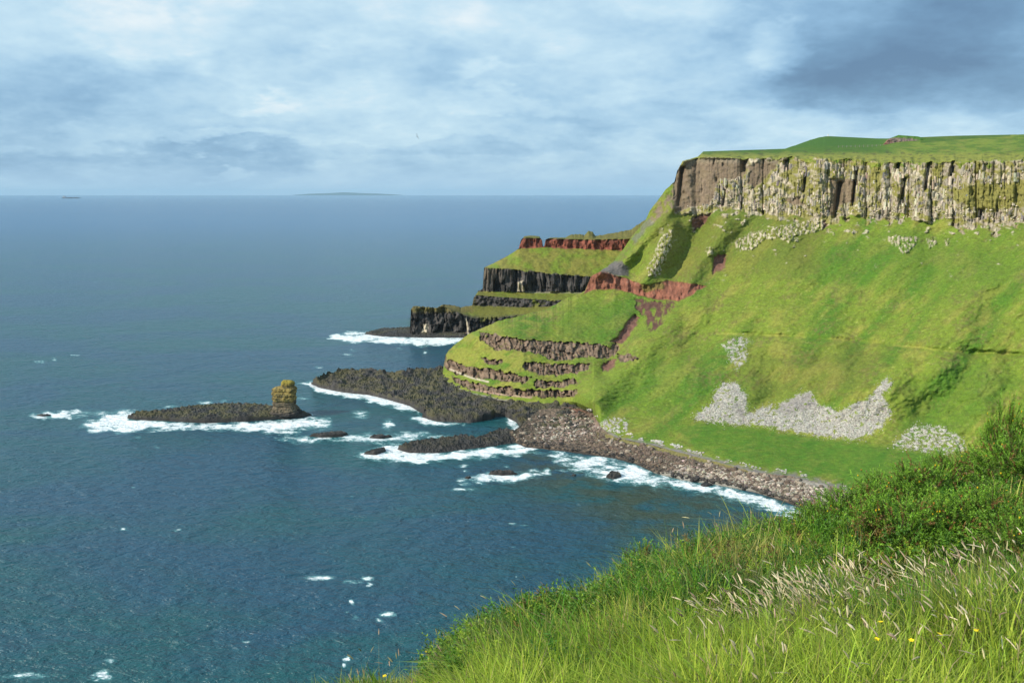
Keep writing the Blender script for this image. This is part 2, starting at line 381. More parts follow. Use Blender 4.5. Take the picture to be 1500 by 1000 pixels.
def reliefM(S, X, Y, Z):
    wx = S.PX + W1(S, 9, 14, 1.1); wy = S.PY + W1(S, 6, 14, 4.4)
    S.wx, S.wy = wx, wy
    d = np.zeros(S.PX.shape)
    right = sstep(860, 1000, S.PX)
    # long gullies and ribs that run down the slope
    slope = sstep(1.0, 1.6, S.T) * sstep(5.05, 4.7, S.T) * right
    q = (S.PX + (S.PY - 450) * .85)
    d += slope * (10 * fbm(S.PX / 120, S.PY / 120, 2.2, 2) + 2.6 * fbm(q / 60 + .6 * fbm(S.PX / 60, S.PY / 60, 1.2, 2), S.PY / 110, 7.7, 4))
    d += (1.1 * fbm(X / 6.0, Y / 6.0, Z / 6.0, 3) + .5 * fbm(X / 1.7, Y / 1.7, Z / 1.7, 2)) * sstep(.6, 1.4, S.T)
    # gully at the right of the scree, ribs on the upper left flank
    d += slope * 4.5 * np.exp(-(dline(S.wx, S.wy, [(1430, 525), (1400, 570), (1360, 605), (1325, 640)]) / 24) ** 2)
    for pl, w, a in (([(1012, 440), (960, 490), (900, 555), (862, 590)], 24, -9), ([(985, 330), (968, 370), (945, 410)], 11, -6), ([(1030, 330), (1005, 370), (985, 405)], 12, 6), ([(1060, 330), (1030, 380), (1010, 410)], 14, -5),
                     ([(985, 305), (930, 370), (880, 400)], 9, -6), ([(935, 470), (905, 510), (885, 545)], 12, 6), ([(925, 400), (950, 350)], 10, 5), ([(1110, 320), (1060, 380)], 12, 4)):
        d += a * np.exp(-(dline(S.PX, S.PY, pl) / w) ** 2)
    # soil scars are cut in
    for p in soils: d += 1.5 * pmask(wx, wy, p, 3)
    # the bench that carries the path
    d += slope * 1.6 * np.exp(-(dline(S.PX, S.PY, [(1050, 488), (1150, 492), (1250, 499), (1400, 515), (1740, 530)]) / 4) ** 2)
    # cliff of columns
    S.Tc = S.T - .26 * (fbm(S.PX / 13, S.PY / 9, 2.2, 3) - .15) * sstep(985, 1020, S.PX) * sstep(5.6, 5.2, S.T)
    for x0, w0, a0 in ((1412, 16, .16), (1458, 10, .2), (1215, 14, .10), (1330, 18, -.10), (1385, 14, -.16), (1250, 14, -.1)): S.Tc = S.Tc + a0 * np.exp(-((S.PX - x0) / w0) ** 2) * sstep(4.5, 4.8, S.T)
    cz = sstep(4.95, 5.03, S.Tc) * sstep(6.05, 5.98, S.T) * sstep(975, 1000, S.PX)
    i, c = cells(S.PX, 5.2, 3.0)
    j, _ = cells(S.PY + 40 * h1(i, 5), 22, 9.0)
    prot = h1(i * 131 + j, 2) * 1.8 + h1(i, 4) * 1.6
    i2, c2 = cells(S.PX, 31, 8.0); 
    but = 5.5 * fbm(S.PX / 38, S.PY / 160, 6.1, 2) + 3.5 * (np.abs(c2) ** 4) * h1(i2, 9)
    m_br = np.zeros(S.PX.shape)
    for p in brown_cl: m_br = np.maximum(m_br, pmask(wx, S.PY, p, 4))
    S.brown = m_br
    d += cz * ((-.45 * prot + .4 * c ** 4 - 1.7 * crag(S.PX, S.PY, 4.6, 13, 3.1)) * (1 - .6 * m_br) + but * (1 - .5 * m_br) + m_br * 1.2)
    d += cz * sstep(.45, .9, perlin(S.PX / 9, S.PY / 22, 5.5)) * 3
    # dark clefts in the cliff
    for cx, y0, y1, w in ((1092, 232, 250, 4), (1153, 236, 246, 4), (1230, 268, 318, 3.5), (1316, 240, 250, 3), (1325, 262, 296, 3), (1360, 240, 276, 2.4), (1395, 246, 256, 3), (1000, 246, 300, 3), (1437, 308, 320, 4), (1062, 275, 300, 2.5), (1255, 250, 300, 2), (1180, 256, 280, 2)):
        d += cz * 5.0 * np.exp(-((S.PX - cx - (S.PY - y0) * -.12) / w) ** 2) * sstep(y0 - 4, y0, S.PY) * sstep(y1 + 4, y1, S.PY)
    # rock ledges of the near spur: faces cut back under a lip
    S.ledge = np.zeros(S.PX.shape)
    for p in bands: S.ledge = np.maximum(S.ledge, pmask(wx * .5 + S.PX * .5 + 3 * fbm(S.PX / 5, S.PY / 5, 2, 2), wy * .6 + S.PY * .4 + 4.5 * fbm(S.PX / 7, S.PY / 12, 6, 3), p, 1.6))
    S.ledge = S.ledge * sstep(-.62, -.42, fbm(S.PX / 10, S.PY / 6, 9.4, 3))
    i, c = cells(S.PX, 7.5, 12.0, .5)
    d += S.ledge * (1.4 - 3.8 * crag(S.PX, S.PY, 6.5, 9, 5.5))
    # red bed
    S.red = pmask(wx * .5 + S.PX * .5, wy * .4 + S.PY * .6, red_poly, 2.5)
    i, c = cells(S.PX, 8, 22.0, .5)
    d += S.red * (1.2 + 3.4 * fbm(S.PX / 9, S.PY / 16, 1.9, 4))
    # outcrops of pale rock
    S.pale = np.zeros(S.PX.shape)
    for p in pale_rk: S.pale = np.maximum(S.pale, pmask(wx, wy, p, 3))
    d += S.pale * (-1.0 - 2.2 * crag(S.PX, S.PY, 4.5, 7, 8.5))
    # crags scattered over the upper slope
    up = sstep(3.8, 4.3, S.T) * sstep(5.0, 4.9, S.T) * sstep(930, 1010, S.PX)
    S.crag = up * sstep(.30, .52, fbm(S.PX / 15, S.PY / 9, 3.7, 3) + .18 * (sstep(370, 330, S.PY) - .5))
    d += S.crag * (-.8 + 1.6 * fbm(S.PX / 4, S.PY / 6, 9.9, 2))
    # mound on the plateau
    d += -6 * np.exp(-(((S.PX - 1325) / 30) ** 2 + ((S.PY - 208) / 6) ** 2)) * sstep(6.3, 6.6, S.T)
    edge = np.clip(S.T * 3, 0, 1) * sstep(S.T.max(), S.T.max() - .3, S.T)
    return d * np.where(S.T > 6.1, np.where(S.T > 7.2, .3, .9) * edge + .05, edge)
R6 = (rough_line(R6[0], 6, 12, 5.2, 1060), None)
SM = survey(640, 1660, 1.0, [R0, R1, R2, R3, R4, R5, R6, R6b, R7], crestM, 1.1, reliefM, back=((10, 3), (30, 25), (80, None)), sm=34)
def colM(S):
    px, py, T, wx, wy = S.PX, S.PY, S.T, S.wx, S.wy
    X, Y, Z = S.X, S.Yw, S.Z
    c = np.broadcast_to(GRASS, px.shape + (3,)).copy()
    q = px + (py - 450) * .85
    c = mixm(c, sstep(-.15, .35, fbm(q / 60, py / 150, 1.5, 4)) * .85, GRASS_D)
    c = mixm(c, sstep(-.05, .40, fbm(q / 34, py / 40, 4.5, 4)) * .7, GRASS_Y)
    c = mixm(c, sstep(.0, .35, fbm(X / 3.2, Y / 3.2, Z / 3.2, 4)) * .5, OLIVE)
    c = mixm(c, sstep(.08, .3, fbm(q / 38, py / 30, 14.5, 4)) * sstep(-.2, .2, fbm(px / 5, py / 5, 3.5, 3)) * .55 * sstep(.8, 1.3, T), np.array((.15, .12, .045)))
    c = mixm(c, sstep(.25, .5, fbm(X / 1.3, Y / 1.3, Z / 1.3, 3)) * .45, np.array((.30, .30, .09)))
    c = c * (1 + .30 * fbm(px / 2.2, py / 2.2, 4.4, 3))[..., None]
    c = mixm(c, sstep(900, 740, px) * sstep(.0, .3, fbm(px / 40, py / 14, 6.6, 3) + .1) * .6, GRASS_Y)
    # broad tones of the slope: fresher green centre, olive knolls
    for poly, col, a, sf in (([(1100, 370), (1300, 340), (1500, 360), (1500, 440), (1250, 430), (1100, 400)], GRASS_D, .45, 50), ([(1090, 510), (1300, 510), (1260, 580), (1100, 590)], OLIVE, .45, 40),
                             ([(850, 590), (960, 520), (1050, 560), (1000, 610)], GRASS_D, .4, 40), ([(1330, 560), (1420, 530), (1500, 560), (1400, 640), (1320, 640)], GRASS_D, .5, 30),
                             ([(950, 300), (1200, 300), (1200, 400), (950, 410)], OLIVE, .5, 40), ([(820, 450), (880, 440), (930, 450), (900, 500), (820, 500)], GRASS_D, .5, 25)):
        c = mixm(c, pmask(wx, wy, poly, sf) * a, col)
    c = mixm(c, pmask(wx, wy, lawn, 10) * (.62 + .5 * fbm(px / 18, py / 5, 3.7, 3)), GRASS_D * np.array((.95, 1.08, 1)))
    c = mixm(c, sstep(2.4, 1.0, dline(px, py + W1(S, 3, 30, 8), [(1050, 488), (1150, 492), (1250, 499), (1400, 515), (1740, 530)])) * sstep(.0, .3, fbm(px / 30, py / 30, 2, 2) + .1) * .28, GRASS_Y * 1.4)
    # plateau
    pl = sstep(5.95, 6.05, T); c = mixm(c, pl * .7, GRASS * 1.05); c = mixm(c, pl * sstep(.0, .25, fbm(px / 30, py / 3, 3.3, 4) + .1) * .6, GRASS_D * .8); c = mixm(c, pl * sstep(.1, .35, fbm(px / 22, py / 2, 7.3, 3)) * .5, GRASS_Y * .9)
    c = mixm(c, sstep(6.9, 7.2, T) * sstep(1330, 1290, px) * .8, GRASS_D * .8)
    c = mixm(c, 0 * pmask(wx, py, [(1298, 214), (1303, 204), (1318, 198), (1345, 200), (1352, 208), (1335, 213)], 3), (.16, .12, .10))
    c = mixm(c, sstep(6.5, 7.5, T) * pmask(wx, py, [(1345, 199), (1480, 195), (1480, 200), (1400, 205), (1350, 210)], 2) * .7, GRASS_D * .7)
    c = mixm(c, sstep(3, -3, py - np.interp(px, [1020, 1130, 1200, 1300, 1345], [224, 219, 215, 211, 200]) - 3 * fbm(px / 12, py / 4, 2, 3)) * sstep(1310, 1280, px) * .85, np.array((.045, .115, .012)))
    c = mixm(c, pl * sstep(221, 228, py + 5 * fbm(px / 16, py / 5, 5, 3)) * .6, GRASS_Y)
    c = mixm(c, pl * sstep(.12, .3, fbm(px / 11, py / 2.2, 9.3, 3)) * sstep(215, 224, py) * .6, np.array((.05, .055, .02)))
    # cliff
    cz = sstep(4.96, 5.0, S.Tc) * sstep(6.02, 5.98, T + .14 * sstep(-.05, .4, fbm(px / 12, py / 8, 6.1, 3)) * sstep(1100, 1140, px)) * sstep(983, 990, px)
    rock = np.broadcast_to(PALE, c.shape).copy()
    i, cc = cells(px, 5.2, 3.0); j, _ = cells(py + 40 * h1(i, 5), 22, 9.0)
    rock *= (.7 + .5 * h1(i * 17 + j, 6))[..., None]
    rock = mixm(rock, sstep(-.1, .35, fbm(px / 22, py / 30, 5, 3)) * .5, GREY * 1.1)
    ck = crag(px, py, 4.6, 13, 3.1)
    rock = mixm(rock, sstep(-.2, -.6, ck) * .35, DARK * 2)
    rock = mixm(rock, sstep(.0, .35, fbm(px / 40, py / 22, 8.8, 3)) * .6, np.array((.24, .19, .11)))
    rock = mixm(rock, sstep(-.05, .3, fbm(px / 2.2, py / 6, 2.5, 3)) * .6, BROWN)
    rock = mixm(rock, sstep(.0, .3, fbm(px / 6, py / 7, 12.5, 3)) * .45, OLIVE * 1.2)
    br = np.broadcast_to(BROWN, c.shape) * (.75 + .5 * h1(i, 8) + .25 * fbm(px / 1.6, py / 40, 2, 2))[..., None]
    br = mixm(br, sstep(.5, .9, perlin(px / 3, py / 60, 7)) * .6, DARK * 1.5)
    br = mixm(br, sstep(242, 234, py) * .5, PALE * .7)
    rock = mixm(rock, S.brown, 0) + br * S.brown[..., None]
    gmask = sstep(-.06, .24, fbm(px / 15, py / 9, 9.1, 4) + .05 + .12 * sstep(1140, 1180, px) * sstep(1300, 1240, px))
    for p in green_cl: gmask = np.maximum(gmask, pmask(wx, wy, p, 4))
    gmask *= (1 - .92 * S.brown)
    moss = GRASS_Y * .8
    rock = mixm(rock, gmask * .88, moss)
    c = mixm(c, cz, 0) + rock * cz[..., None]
    # left flank of the cliff below px 990
    c = mixm(c, pmask(wx, wy, [(948, 322), (962, 300), (978, 280), (990, 268), (992, 304), (970, 312), (950, 330)], 4) * sstep(-.2, .2, fbm(px / 8, py / 10, 3, 3)), BROWN * 1.1)
    c = mixm(c, pmask(wx, wy, [(925, 350), (948, 322), (958, 326), (930, 356)], 4) * .6, GREY * .6)
    # red bed, soils, outcrops
    redc = RED * (.75 + .7 * sstep(-.4, .5, fbm(px / 5, py / 9, 2.8, 4)))[..., None]
    redc = mixm(redc, sstep(.25, .5, fbm(px / 7, py / 5, 5.8, 3)) * .6, np.array((.30, .18, .12)))
    redc = mixm(redc, pmask(wx, wy, [(938, 414), (972, 414), (968, 424), (945, 428)], 4) * .7, OLIVE)
    c = mixm(c, S.red, 0) + redc * S.red[..., None]
    c = mixm(c, pmask(wx, wy, red_dark, 4), GREY * .5)
    for k, p in enumerate(soils):
        c = mixm(c, pmask(wx + 2 * fbm(px / 4, py / 4, 3, 2), wy, p, 3) * (1 if k != 3 else sstep(-.25, .1, fbm(px / 8, py / 14, 6, 3))), 0); c = c + (pmask(wx + 2 * fbm(px / 4, py / 4, 3, 2), wy, p, 3) * (1 if k != 3 else sstep(-.25, .1, fbm(px / 8, py / 14, 6, 3))) * (1 + .6 * fbm(px / 5, py / 6, 3, 4)))[..., None] * SOIL * (1.1 if k != 3 else .7)
    prk = PALE * (.6 + .7 * h1(np.floor(wx / 2.3) * 57 + np.floor(wy / 4), 3))[..., None]
    pm = S.pale * sstep(-.10, .15, fbm(px / 3.5, py / 5, 12.5, 3) - .02) * .85
    c = mixm(c, pm, 0) + prk * pm[..., None]
    c = mixm(c, S.crag * .8, 0) + prk * (S.crag * .8)[..., None]
    # ledges
    ldg = np.array((.17, .118, .082)) * (.5 + .9 * sstep(-.4, .4, fbm(px / 5, py / 8, 7.1, 3)))[..., None]
    ldg = mixm(ldg, sstep(.2, .5, fbm(px / 12, py / 5, 3.1, 3)) * .6, OLIVE)
    c = mixm(c, S.ledge, 0) + ldg * S.ledge[..., None]
    c = mixm(c, sstep(2.0, .9, dline(px, py, [(660, 541), (690, 553), (715, 559)])) * .8, PALE)
    c = mixm(c, sstep(2.0, .9, dline(px, py, [(690, 570), (730, 577), (778, 582)])) * .8, np.array((.36, .24, .18)))
    # scree
    sm = np.zeros(px.shape)
    for k, p in enumerate(scree): sm = np.maximum(sm, pmask(wx + 3 * fbm(px / 5, py / 5, 3, 2), wy + 6 * fbm(px / 7, py / 5, 9, 3), p, 4) * (sstep(-.34, -.16, fbm(px / 8, py / 5, 2.1, 3)) if k < 1 else sstep(-.12, .18, fbm(px / 6, py / 4, 2.1, 3))))
    S.scree = sm
    sc = SCREE * (.55 + .6 * h1(np.floor(px / 1.7) * 91 + np.floor(py / 1.5) * 7, 3))[..., None]
    sd = np.zeros(px.shape)
    for p in scree_dark: sd = np.maximum(sd, pmask(wx, wy, p, 10))
    S.scree_dark = sd
    sc = mixm(sc, sd * .8, GREY * 1.1)
    c = mixm(c, sm, 0) + sc * sm[..., None]
    # foot of the slope meets the beach: brown stones
    c = mixm(c, sstep(.14, .0, T + .1 * fbm(px / 12, py / 5, 5, 2)), GREY * .8)
    return np.clip(c, .005, .8)
hill = sheet_obj('hillside', SM, colM, M_land)
tag(hill, 'green amphitheatre slope with basalt cliffs above the bay', kind='structure')

kn = survey(1292, 1362, .8, [([(1292, 216, 470), (1330, 215, 468), (1362, 211, 470)], None), ([(1292, 214, 472), (1299, 206, 473), (1304, 203, 474), (1340, 206, 474), (1362, 208, 474)], None), ([(1292, 213, 476), (1300, 204, 478), (1316, 198, 480), (1345, 200, 480), (1362, 205, 480)], None)], None, .6,
            lambda S, X, Y, Z: 2.5 * fbm(S.PX / 7, S.PY / 5, 3, 4) * np.clip(S.T * 3, 0, 1), back=((6, 1), (20, 6)))
o = sheet_obj('plateau_knoll', kn, lambda S: mixm(mixm(np.broadcast_to(np.array((.17, .125, .10)), S.PX.shape + (3,)) * (1 + .8 * fbm(S.PX / 3, S.PY / 3, 1, 3))[..., None], sstep(1312, 1296, S.PX) * .6, RED), np.clip(sstep(1.2, 1.6, S.T + .5 * fbm(S.PX / 6, S.PY / 4, 7, 3)) + sstep(1338, 1354, S.PX + 8 * fbm(S.PX / 6, S.PY / 4, 17, 3)), 0, 1), GRASS_D).clip(.01, .6), M_land)
tag(o, 'small brown eroded knoll on the plateau skyline', kind='structure')

# ------------------------------------------------------------------ far headland: terraces, dark cliff, red wall
crestB = [(594, 495), (600, 490), (601, 470), (602, 453), (606, 448), (620, 449), (640, 451), (648, 446), (665, 447), (675, 450), (692, 447), (694, 436), (700, 427), (707, 423), (709, 392), (722, 386), (745, 374), (760, 364),
          (763, 352), (768, 346), (778, 345), (790, 346), (794, 352), (795.5, 361), (797.5, 361), (799, 351), (806, 348), (828, 348), (836, 344), (850, 343), (856, 345), (862, 338), (868, 339), (872, 346), (882, 344), (900, 341), (925, 336), (945, 322), (965, 300)]
S0 = ([(594, 494), (620, 493), (690, 493), (965, 493)], 0.0)
S1 = ([(594, 493, 500), (640, 487, 503), (690, 486, 503), (965, 486, 503)], None)
S2 = ([(594, 455, 509), (606, 449, 509), (650, 449, 508), (690, 466, 505), (740, 464, 505), (800, 462, 503), (965, 462, 500)], None)
S3 = ([(594, 452, 525), (690, 447, 522), (720, 448, 522), (770, 450, 520), (840, 447, 516), (965, 450, 515)], None)
S4 = ([(594, 450, 528), (695, 432, 523), (720, 434, 523), (765, 437, 522), (840, 441, 518), (965, 441, 517)], None)
S5 = ([(594, 449, 540), (700, 427, 532), (760, 428, 531), (850, 428, 531), (965, 430, 530)], None)
S6 = ([(594, 440, 545), (708, 392, 535), (745, 394, 534), (790, 399, 534), (830, 403, 534), (870, 406, 534), (965, 408, 534)], None)
S7 = ([(594, 430, 560), (760, 364, 560), (800, 362, 561), (860, 365, 560), (918, 367, 558), (965, 367, 556)], None)
S8 = ([(594, 420, 565), (760, 348, 562), (800, 349, 563), (830, 350, 563), (860, 351, 562), (920, 350, 560), (965, 350, 558)], None)
S9 = ([(594, 400, 580), (760, 340, 575), (862, 335, 575), (930, 330, 575), (965, 300, 575)], None)
def reliefB(S, X, Y, Z):
    S.wx = S.PX + W1(S, 6, 9, 1.6); S.wy = S.PY + W1(S, 4, 9, 5.4)
    d = 2.0 * fbm(X / 12, Y / 12, Z / 12, 3) + .8 * fbm(X / 3, Y / 3, Z / 3, 3)
    cl = sstep(4.93, 5.05, S.T) * sstep(6.03, 5.97, S.T)
    i, c = cells(S.PX, 6.5, 31.0, .4); i2, c2 = cells(S.PX, 17, 35.0, .6)
    d += cl * (-5.5 * crag(S.PX, S.PY, 7, 30, 2.5) + 6 * fbm(S.PX / 14, S.PY / 30, 6.5, 2) * sstep(715, 730, S.PX))
    d += cl * -4 * pmask(S.PX, S.PY, [(759, 412), (766, 412), (768, 428), (757, 428)], 2)
    lo = sstep(.9, 1.1, S.T) * sstep(2.1, 1.95, S.T)
    i, c = cells(S.PX, 9, 41.0, .5)
    d += lo * (-6 * crag(S.PX, S.PY, 9, 16, 4.5) + 4 * fbm(S.PX / 12, S.PY / 12, 2.7, 3))
    md = sstep(2.9, 3.05, S.T) * sstep(4.05, 3.95, S.T)
    d += md * (3 * fbm(S.PX / 7, S.PY / 6, 4.7, 3))
    rd = sstep(6.95, 7.05, S.T) * sstep(8.05, 7.95, S.T)
    i, c = cells(S.PX, 10, 51.0, .6)
    d += rd * (4.5 * fbm(S.PX / 9, S.PY / 16, 3.1, 4) + 1)
    edge = np.clip(S.T * 3, 0, 1)
    return d * edge
_cx = np.arange(594, 966, .8); _cy = np.interp(_cx, [c[0] for c in crestB], [c[1] for c in crestB])
_cy += (1.6 * fbm(_cx / 5, 0, 3, 3) + .8 * perlin(_cx / 1.8, 0, 8)) * np.where((_cx > 797) & (_cx < 836) | (_cx > 766) & (_cx < 792) | (_cx > 712) & (_cx < 760), .35, 1)
crestB = list(zip(_cx, _cy))
SB = survey(594, 965, .8, [S0, S1, S2, S3, S4, S5, S6, S7, S8, S9], crestB, .9, reliefB, back=((8, 10), (30, None)))
def colB(S):
    px, py, T, wx, wy = S.PX, S.PY, S.T, S.wx, S.wy
    gr = mixm(np.broadcast_to(GRASS_Y * .8, px.shape + (3,)).copy(), sstep(-.2, .3, fbm(px / 25, py / 18, 2.9, 4)), GRASS)
    gr = mixm(gr, sstep(.0, .3, fbm(px / 9, py / 7, 7.9, 3)) * .6, OLIVE * .8)
    c = gr
    c = mixm(c, sstep(5.0, 4.5, T) * .6, OLIVE)
    T2 = T + .10 * fbm(px / 10, py / 10, 1.2, 3)
    dark = DARK * (.6 + 1.0 * sstep(-.3, .4, fbm(px / 6, py / 16, 5.2, 3)))[..., None]
    cl = sstep(4.95, 5.05, T2) * sstep(6.04, 5.97, T2)
    dk = mixm(dark, sstep(760, 700, px) * sstep(420, 400, py) * .6 + sstep(730, 700, px) * .4, np.array((.13, .10, .07)))  # dark basalt with the cliff's shade painted in; lit left end painted lighter
    dk = mixm(dk, sstep(.2, .5, fbm(px / 5, py / 30, 3.3, 2)) * .5 * sstep(415, 400, py), BROWN)
    c = mixm(c, cl, 0) + dk * cl[..., None]
    c = mixm(c, pmask(wx, wy, [(760, 412), (766, 412), (767, 426), (758, 426)], 2), PALE * .9)
    c = mixm(c, pmask(px, py, [(755, 427), (780, 427), (860, 428.5), (860, 430), (780, 429.5)], 1.2) * .6, PALE * .6)
    lo = sstep(2.35, 1.9, T2)
    c = mixm(c, lo, 0) + dark * lo[..., None]
    c = mixm(c, pmask(wx, wy, [(692, 452), (720, 444), (760, 450), (730, 466), (705, 472)], 6) * .7, OLIVE)
    md = sstep(2.9, 3.05, T2) * sstep(4.06, 3.94, T2) * sstep(-.25, .05, fbm(px / 16, py / 8, 8, 3) + sstep(770, 740, px) * .6)
    c = mixm(c, md, 0) + dark * 1.1 * md[..., None]
    # low point: scrubby brown top
    c = mixm(c, sstep(460, 455, py + W1(S, 4, 6, 3)) * sstep(700, 690, px) * .85, np.array((.115, .095, .030)))
    c = mixm(c, pmask(wx, wy, [(620, 475), (627, 475), (627, 486), (617, 487)], 2), PALE * 1.1)
    c = mixm(c, pmask(px, wy, [(645, 488), (682, 487), (682, 491), (645, 492)], 2) * .7, np.array((.20, .10, .07)))
    c = mixm(c, sstep(1.6, .6, dline(px, py, [(682, 466), (685, 478), (686, 492)])), PALE)
    rd = sstep(6.97, 7.03, T2) * sstep(8.02, 7.97, T2) * (px < 925)
    rc = np.array((.185, .060, .038)) * (.5 + .9 * sstep(-.4, .4, fbm(px / 5, py / 12, 6.2, 3)))[..., None]
    rc = mixm(rc, sstep(7.75, 8, T) * .6, np.array((.10, .055, .04)))
    c = mixm(c, rd, 0) + rc * rd[..., None]
    c = mixm(c, sstep(8.0, 8.1, T) * .7, np.array((.115, .10, .035)))
    return np.clip(c, .005, .8)
far_head = sheet_obj('far_headland', SB, colB, M_land)
tag(far_head, 'terraced far headland with a dark column cliff and a red wall on its crest', kind='structure')

# ------------------------------------------------------------------ low rock sheets: shore platform, beach, reefs
def rock_rel(amp, sc, seed):
    def f(S, X, Y, Z):
        e = sstep(0, .5, S.T)
        k = (.25 + .75 * e)
        n = fbm(X / sc + seed, Y / (sc * .8), seed, 5, .62, True)
        n2 = np.floor(4 * fbm(X / (sc * .45), Y / (sc * .35) + seed, 2.0, 2)) / 4
        r = amp * k * (n * 1.0 + n2 * .8)
        return r
    return f
def col_rock(base=DARK, olive=.5, seed=0.0, topc=(.085, .075, .028)):
    def f(S):
        px, py = S.PX, S.PY
        c = np.broadcast_to(base, px.shape + (3,)) * (.65 + .8 * sstep(-.4, .5, fbm(S.X / 2.5, S.Yw / 2.5, seed, 4)))[..., None]
        hi = sstep(.7, 2.2, S.Z + .9 * fbm(S.X / 5, S.Yw / 5, seed + 3, 3))
        c = mixm(c, hi * olive * sstep(-.3, .3, fbm(S.X / 6, S.Yw / 6, seed + 5, 3)), topc)
        return np.clip(c, .004, .8)
    return f
E1 = survey(456, 860, 1.0, [
    ([(456, 564), (470, 570), (500, 576), (540, 580), (565, 586), (600, 596), (616, 606), (640, 612), (690, 614), (740, 612), (756, 620), (770, 640), (800, 640), (860, 640)], -0.3),
    ([(456, 563), (475, 564), (500, 570), (540, 574), (565, 580), (600, 590), (616, 600), (640, 605), (690, 607), (740, 605), (756, 614), (770, 630), (800, 632), (860, 632)], 1.2),
    ([(456, 562), (480, 552), (510, 550), (560, 555), (600, 560), (660, 563), (700, 578), (760, 592), (800, 598), (860, 606)], 2.4),
    ([(456, 561), (462, 558), (480, 549), (500, 544), (530, 543), (545, 543), (560, 546), (590, 547), (612, 541), (640, 540), (656, 542), (700, 566), (760, 584), (800, 590), (860, 598)], 3.4)],
    None, .8, None, back=((8, 3), (16, None)), zrel=rock_rel(1.9, 8, 1.3), backz=-2)
shelf = sheet_obj('shore_platform', E1, col_rock(DARK * .75, .8, 1.0), M_rock, smooth=False)
tag(shelf, 'dark wave cut basalt platform below the spur', kind='structure')

beach_lo = [(742, 640), (752, 650), (770, 658), (800, 661), (830, 664), (900, 674), (930, 682), (960, 696), (1000, 706), (1050, 713), (1100, 723), (1130, 731), (1160, 742), (1185, 752), (1230, 768), (1300, 800), (1740, 960)]
E2 = survey(742, 1740, 1.0, [
    (beach_lo, -0.4),
    ([(p[0], p[1] - 7 - max(0, (p[0] - 900) * .004)) for p in beach_lo], 0.9),
    ([(742, 636), (760, 625), (790, 600), (830, 594), (868, 604), (880, 626), (900, 640), (960, 653), (1030, 671), (1100, 690), (1160, 698), (1230, 714), (1300, 758), (1740, 898)], 3.6)],
    None, .9, None, back=((3, 2), (6, None)), zrel=lambda S, X, Y, Z: .40 * fbm(X / 4, Y / 4, 8.8, 4) + .18 * fbm(X / .9, Y / .9, 2.2, 2) + 1.2 * np.exp(-(((S.PX - 830) / 40) ** 2 + ((S.PY - 618) / 18) ** 2)) * fbm(X / 3, Y / 3, 5, 2), backz=-1)
def col_beach(S):
    px, py = S.PX, S.PY
    wx = px + W1(S, 10, 14, 3); wy = py + W1(S, 5, 12, 7)
    c = np.array((.165, .120, .085)) * (.6 + .8 * h1(np.floor(px / 2.2) * 57 + np.floor(py / 1.8), 3))[..., None]
    c = mixm(c, sstep(1.3, .3, S.Z + .8 * fbm(S.X / 3, S.Yw / 3, 4, 2)) * .92, DARK * .7)
    c = mixm(c, pmask(wx, wy, [(960, 694), (1000, 680), (1050, 688), (1120, 700), (1210, 705), (1220, 730), (1150, 728), (1080, 716), (1000, 704)], 8) * .7, SCREE * .8)
    c = mixm(c, pmask(wx, wy, [(780, 640), (800, 612), (850, 596), (880, 625), (860, 640), (810, 650)], 10) * .6, np.array((.30, .21, .17)))
    c = mixm(c, pmask(wx, wy, [(830, 596), (860, 590), (875, 600), (845, 606)], 5) * .7, RED * .8)
    c = mixm(c, pmask(wx, wy, [(870, 632), (930, 640), (960, 650), (1100, 684), (1100, 692), (950, 660), (880, 645)], 6) * .6, GRASS_Y * .8)
    return np.clip(c, .004, .8)
beach = sheet_obj('beach', E2, col_beach, M_stone, smooth=False)
tag(beach, 'shingle and boulder beach along the bay', kind='structure')

def low_rock(name, lo, hi, h, amp, seed, label, group=None, olive=.3, cat='rock', mids=.6, step=.7, base=DARK * .75):
    """a rock in the sea: waterline points lo, skyline points hi (both left to right), h metres high"""
    x0, x1 = lo[0][0], lo[-1][0]
    md = [(p[0], p[1] + (np.interp(p[0], [q[0] for q in hi], [q[1] for q in hi]) - p[1]) * mids) for p in lo]
    S = survey(x0, x1, step, [(lo, -.4), (md, h * .8), (hi, h)], None, step, None, back=((1.5, h * .5), (4, None)), zrel=rock_rel(amp, 3.0, seed), backz=-1.5)
    # ends of the rock run down under the water
    k = sstep(0, 5, S.PX[0] - x0) * sstep(0, 5, x1 - S.PX[0])
    S.full[..., 2] = (S.full[..., 2] + .8) * (.08 + .92 * k)[None, :] - .8
    o = sheet_obj(name, S, col_rock(base, olive, seed), M_rock, smooth=False)
    tag(o, label, cat, group)
    return o, S
G = 'black rocks awash off the shore'
islet, SI = low_rock('rock_islet', [(184, 614), (200, 617), (250, 619), (300, 622), (350, 620), (400, 617), (440, 614), (460, 610)],
    [(184, 609), (200, 604), (240, 601), (280, 595), (330, 591), (380, 592), (410, 597), (435, 600), (452, 606), (460, 609)], 2.0, .85, 2.2,
    'long low dark islet with a mossy back that carries the sea stack', olive=.9, mids=.3)
low_rock('sea_rock', [(580, 660), (600, 666), (640, 667), (680, 662), (720, 657), (752, 652), (772, 648)], [(580, 655), (600, 648), (640, 642), (680, 637), (700, 641), (735, 628), (750, 630), (772, 640)], 2.0, .8, 4.1,
    'long jagged black reef pointing out from the left end of the beach', G)
low_rock('sea_rock', [(616, 612), (640, 620), (690, 622), (718, 617), (730, 610)], [(616, 606), (622, 600), (650, 595), (675, 596), (700, 600), (722, 602), (730, 606)], 3.0, .8, 5.7,
    'rounded brown topped crag at the front edge of the shore platform', G, .8)
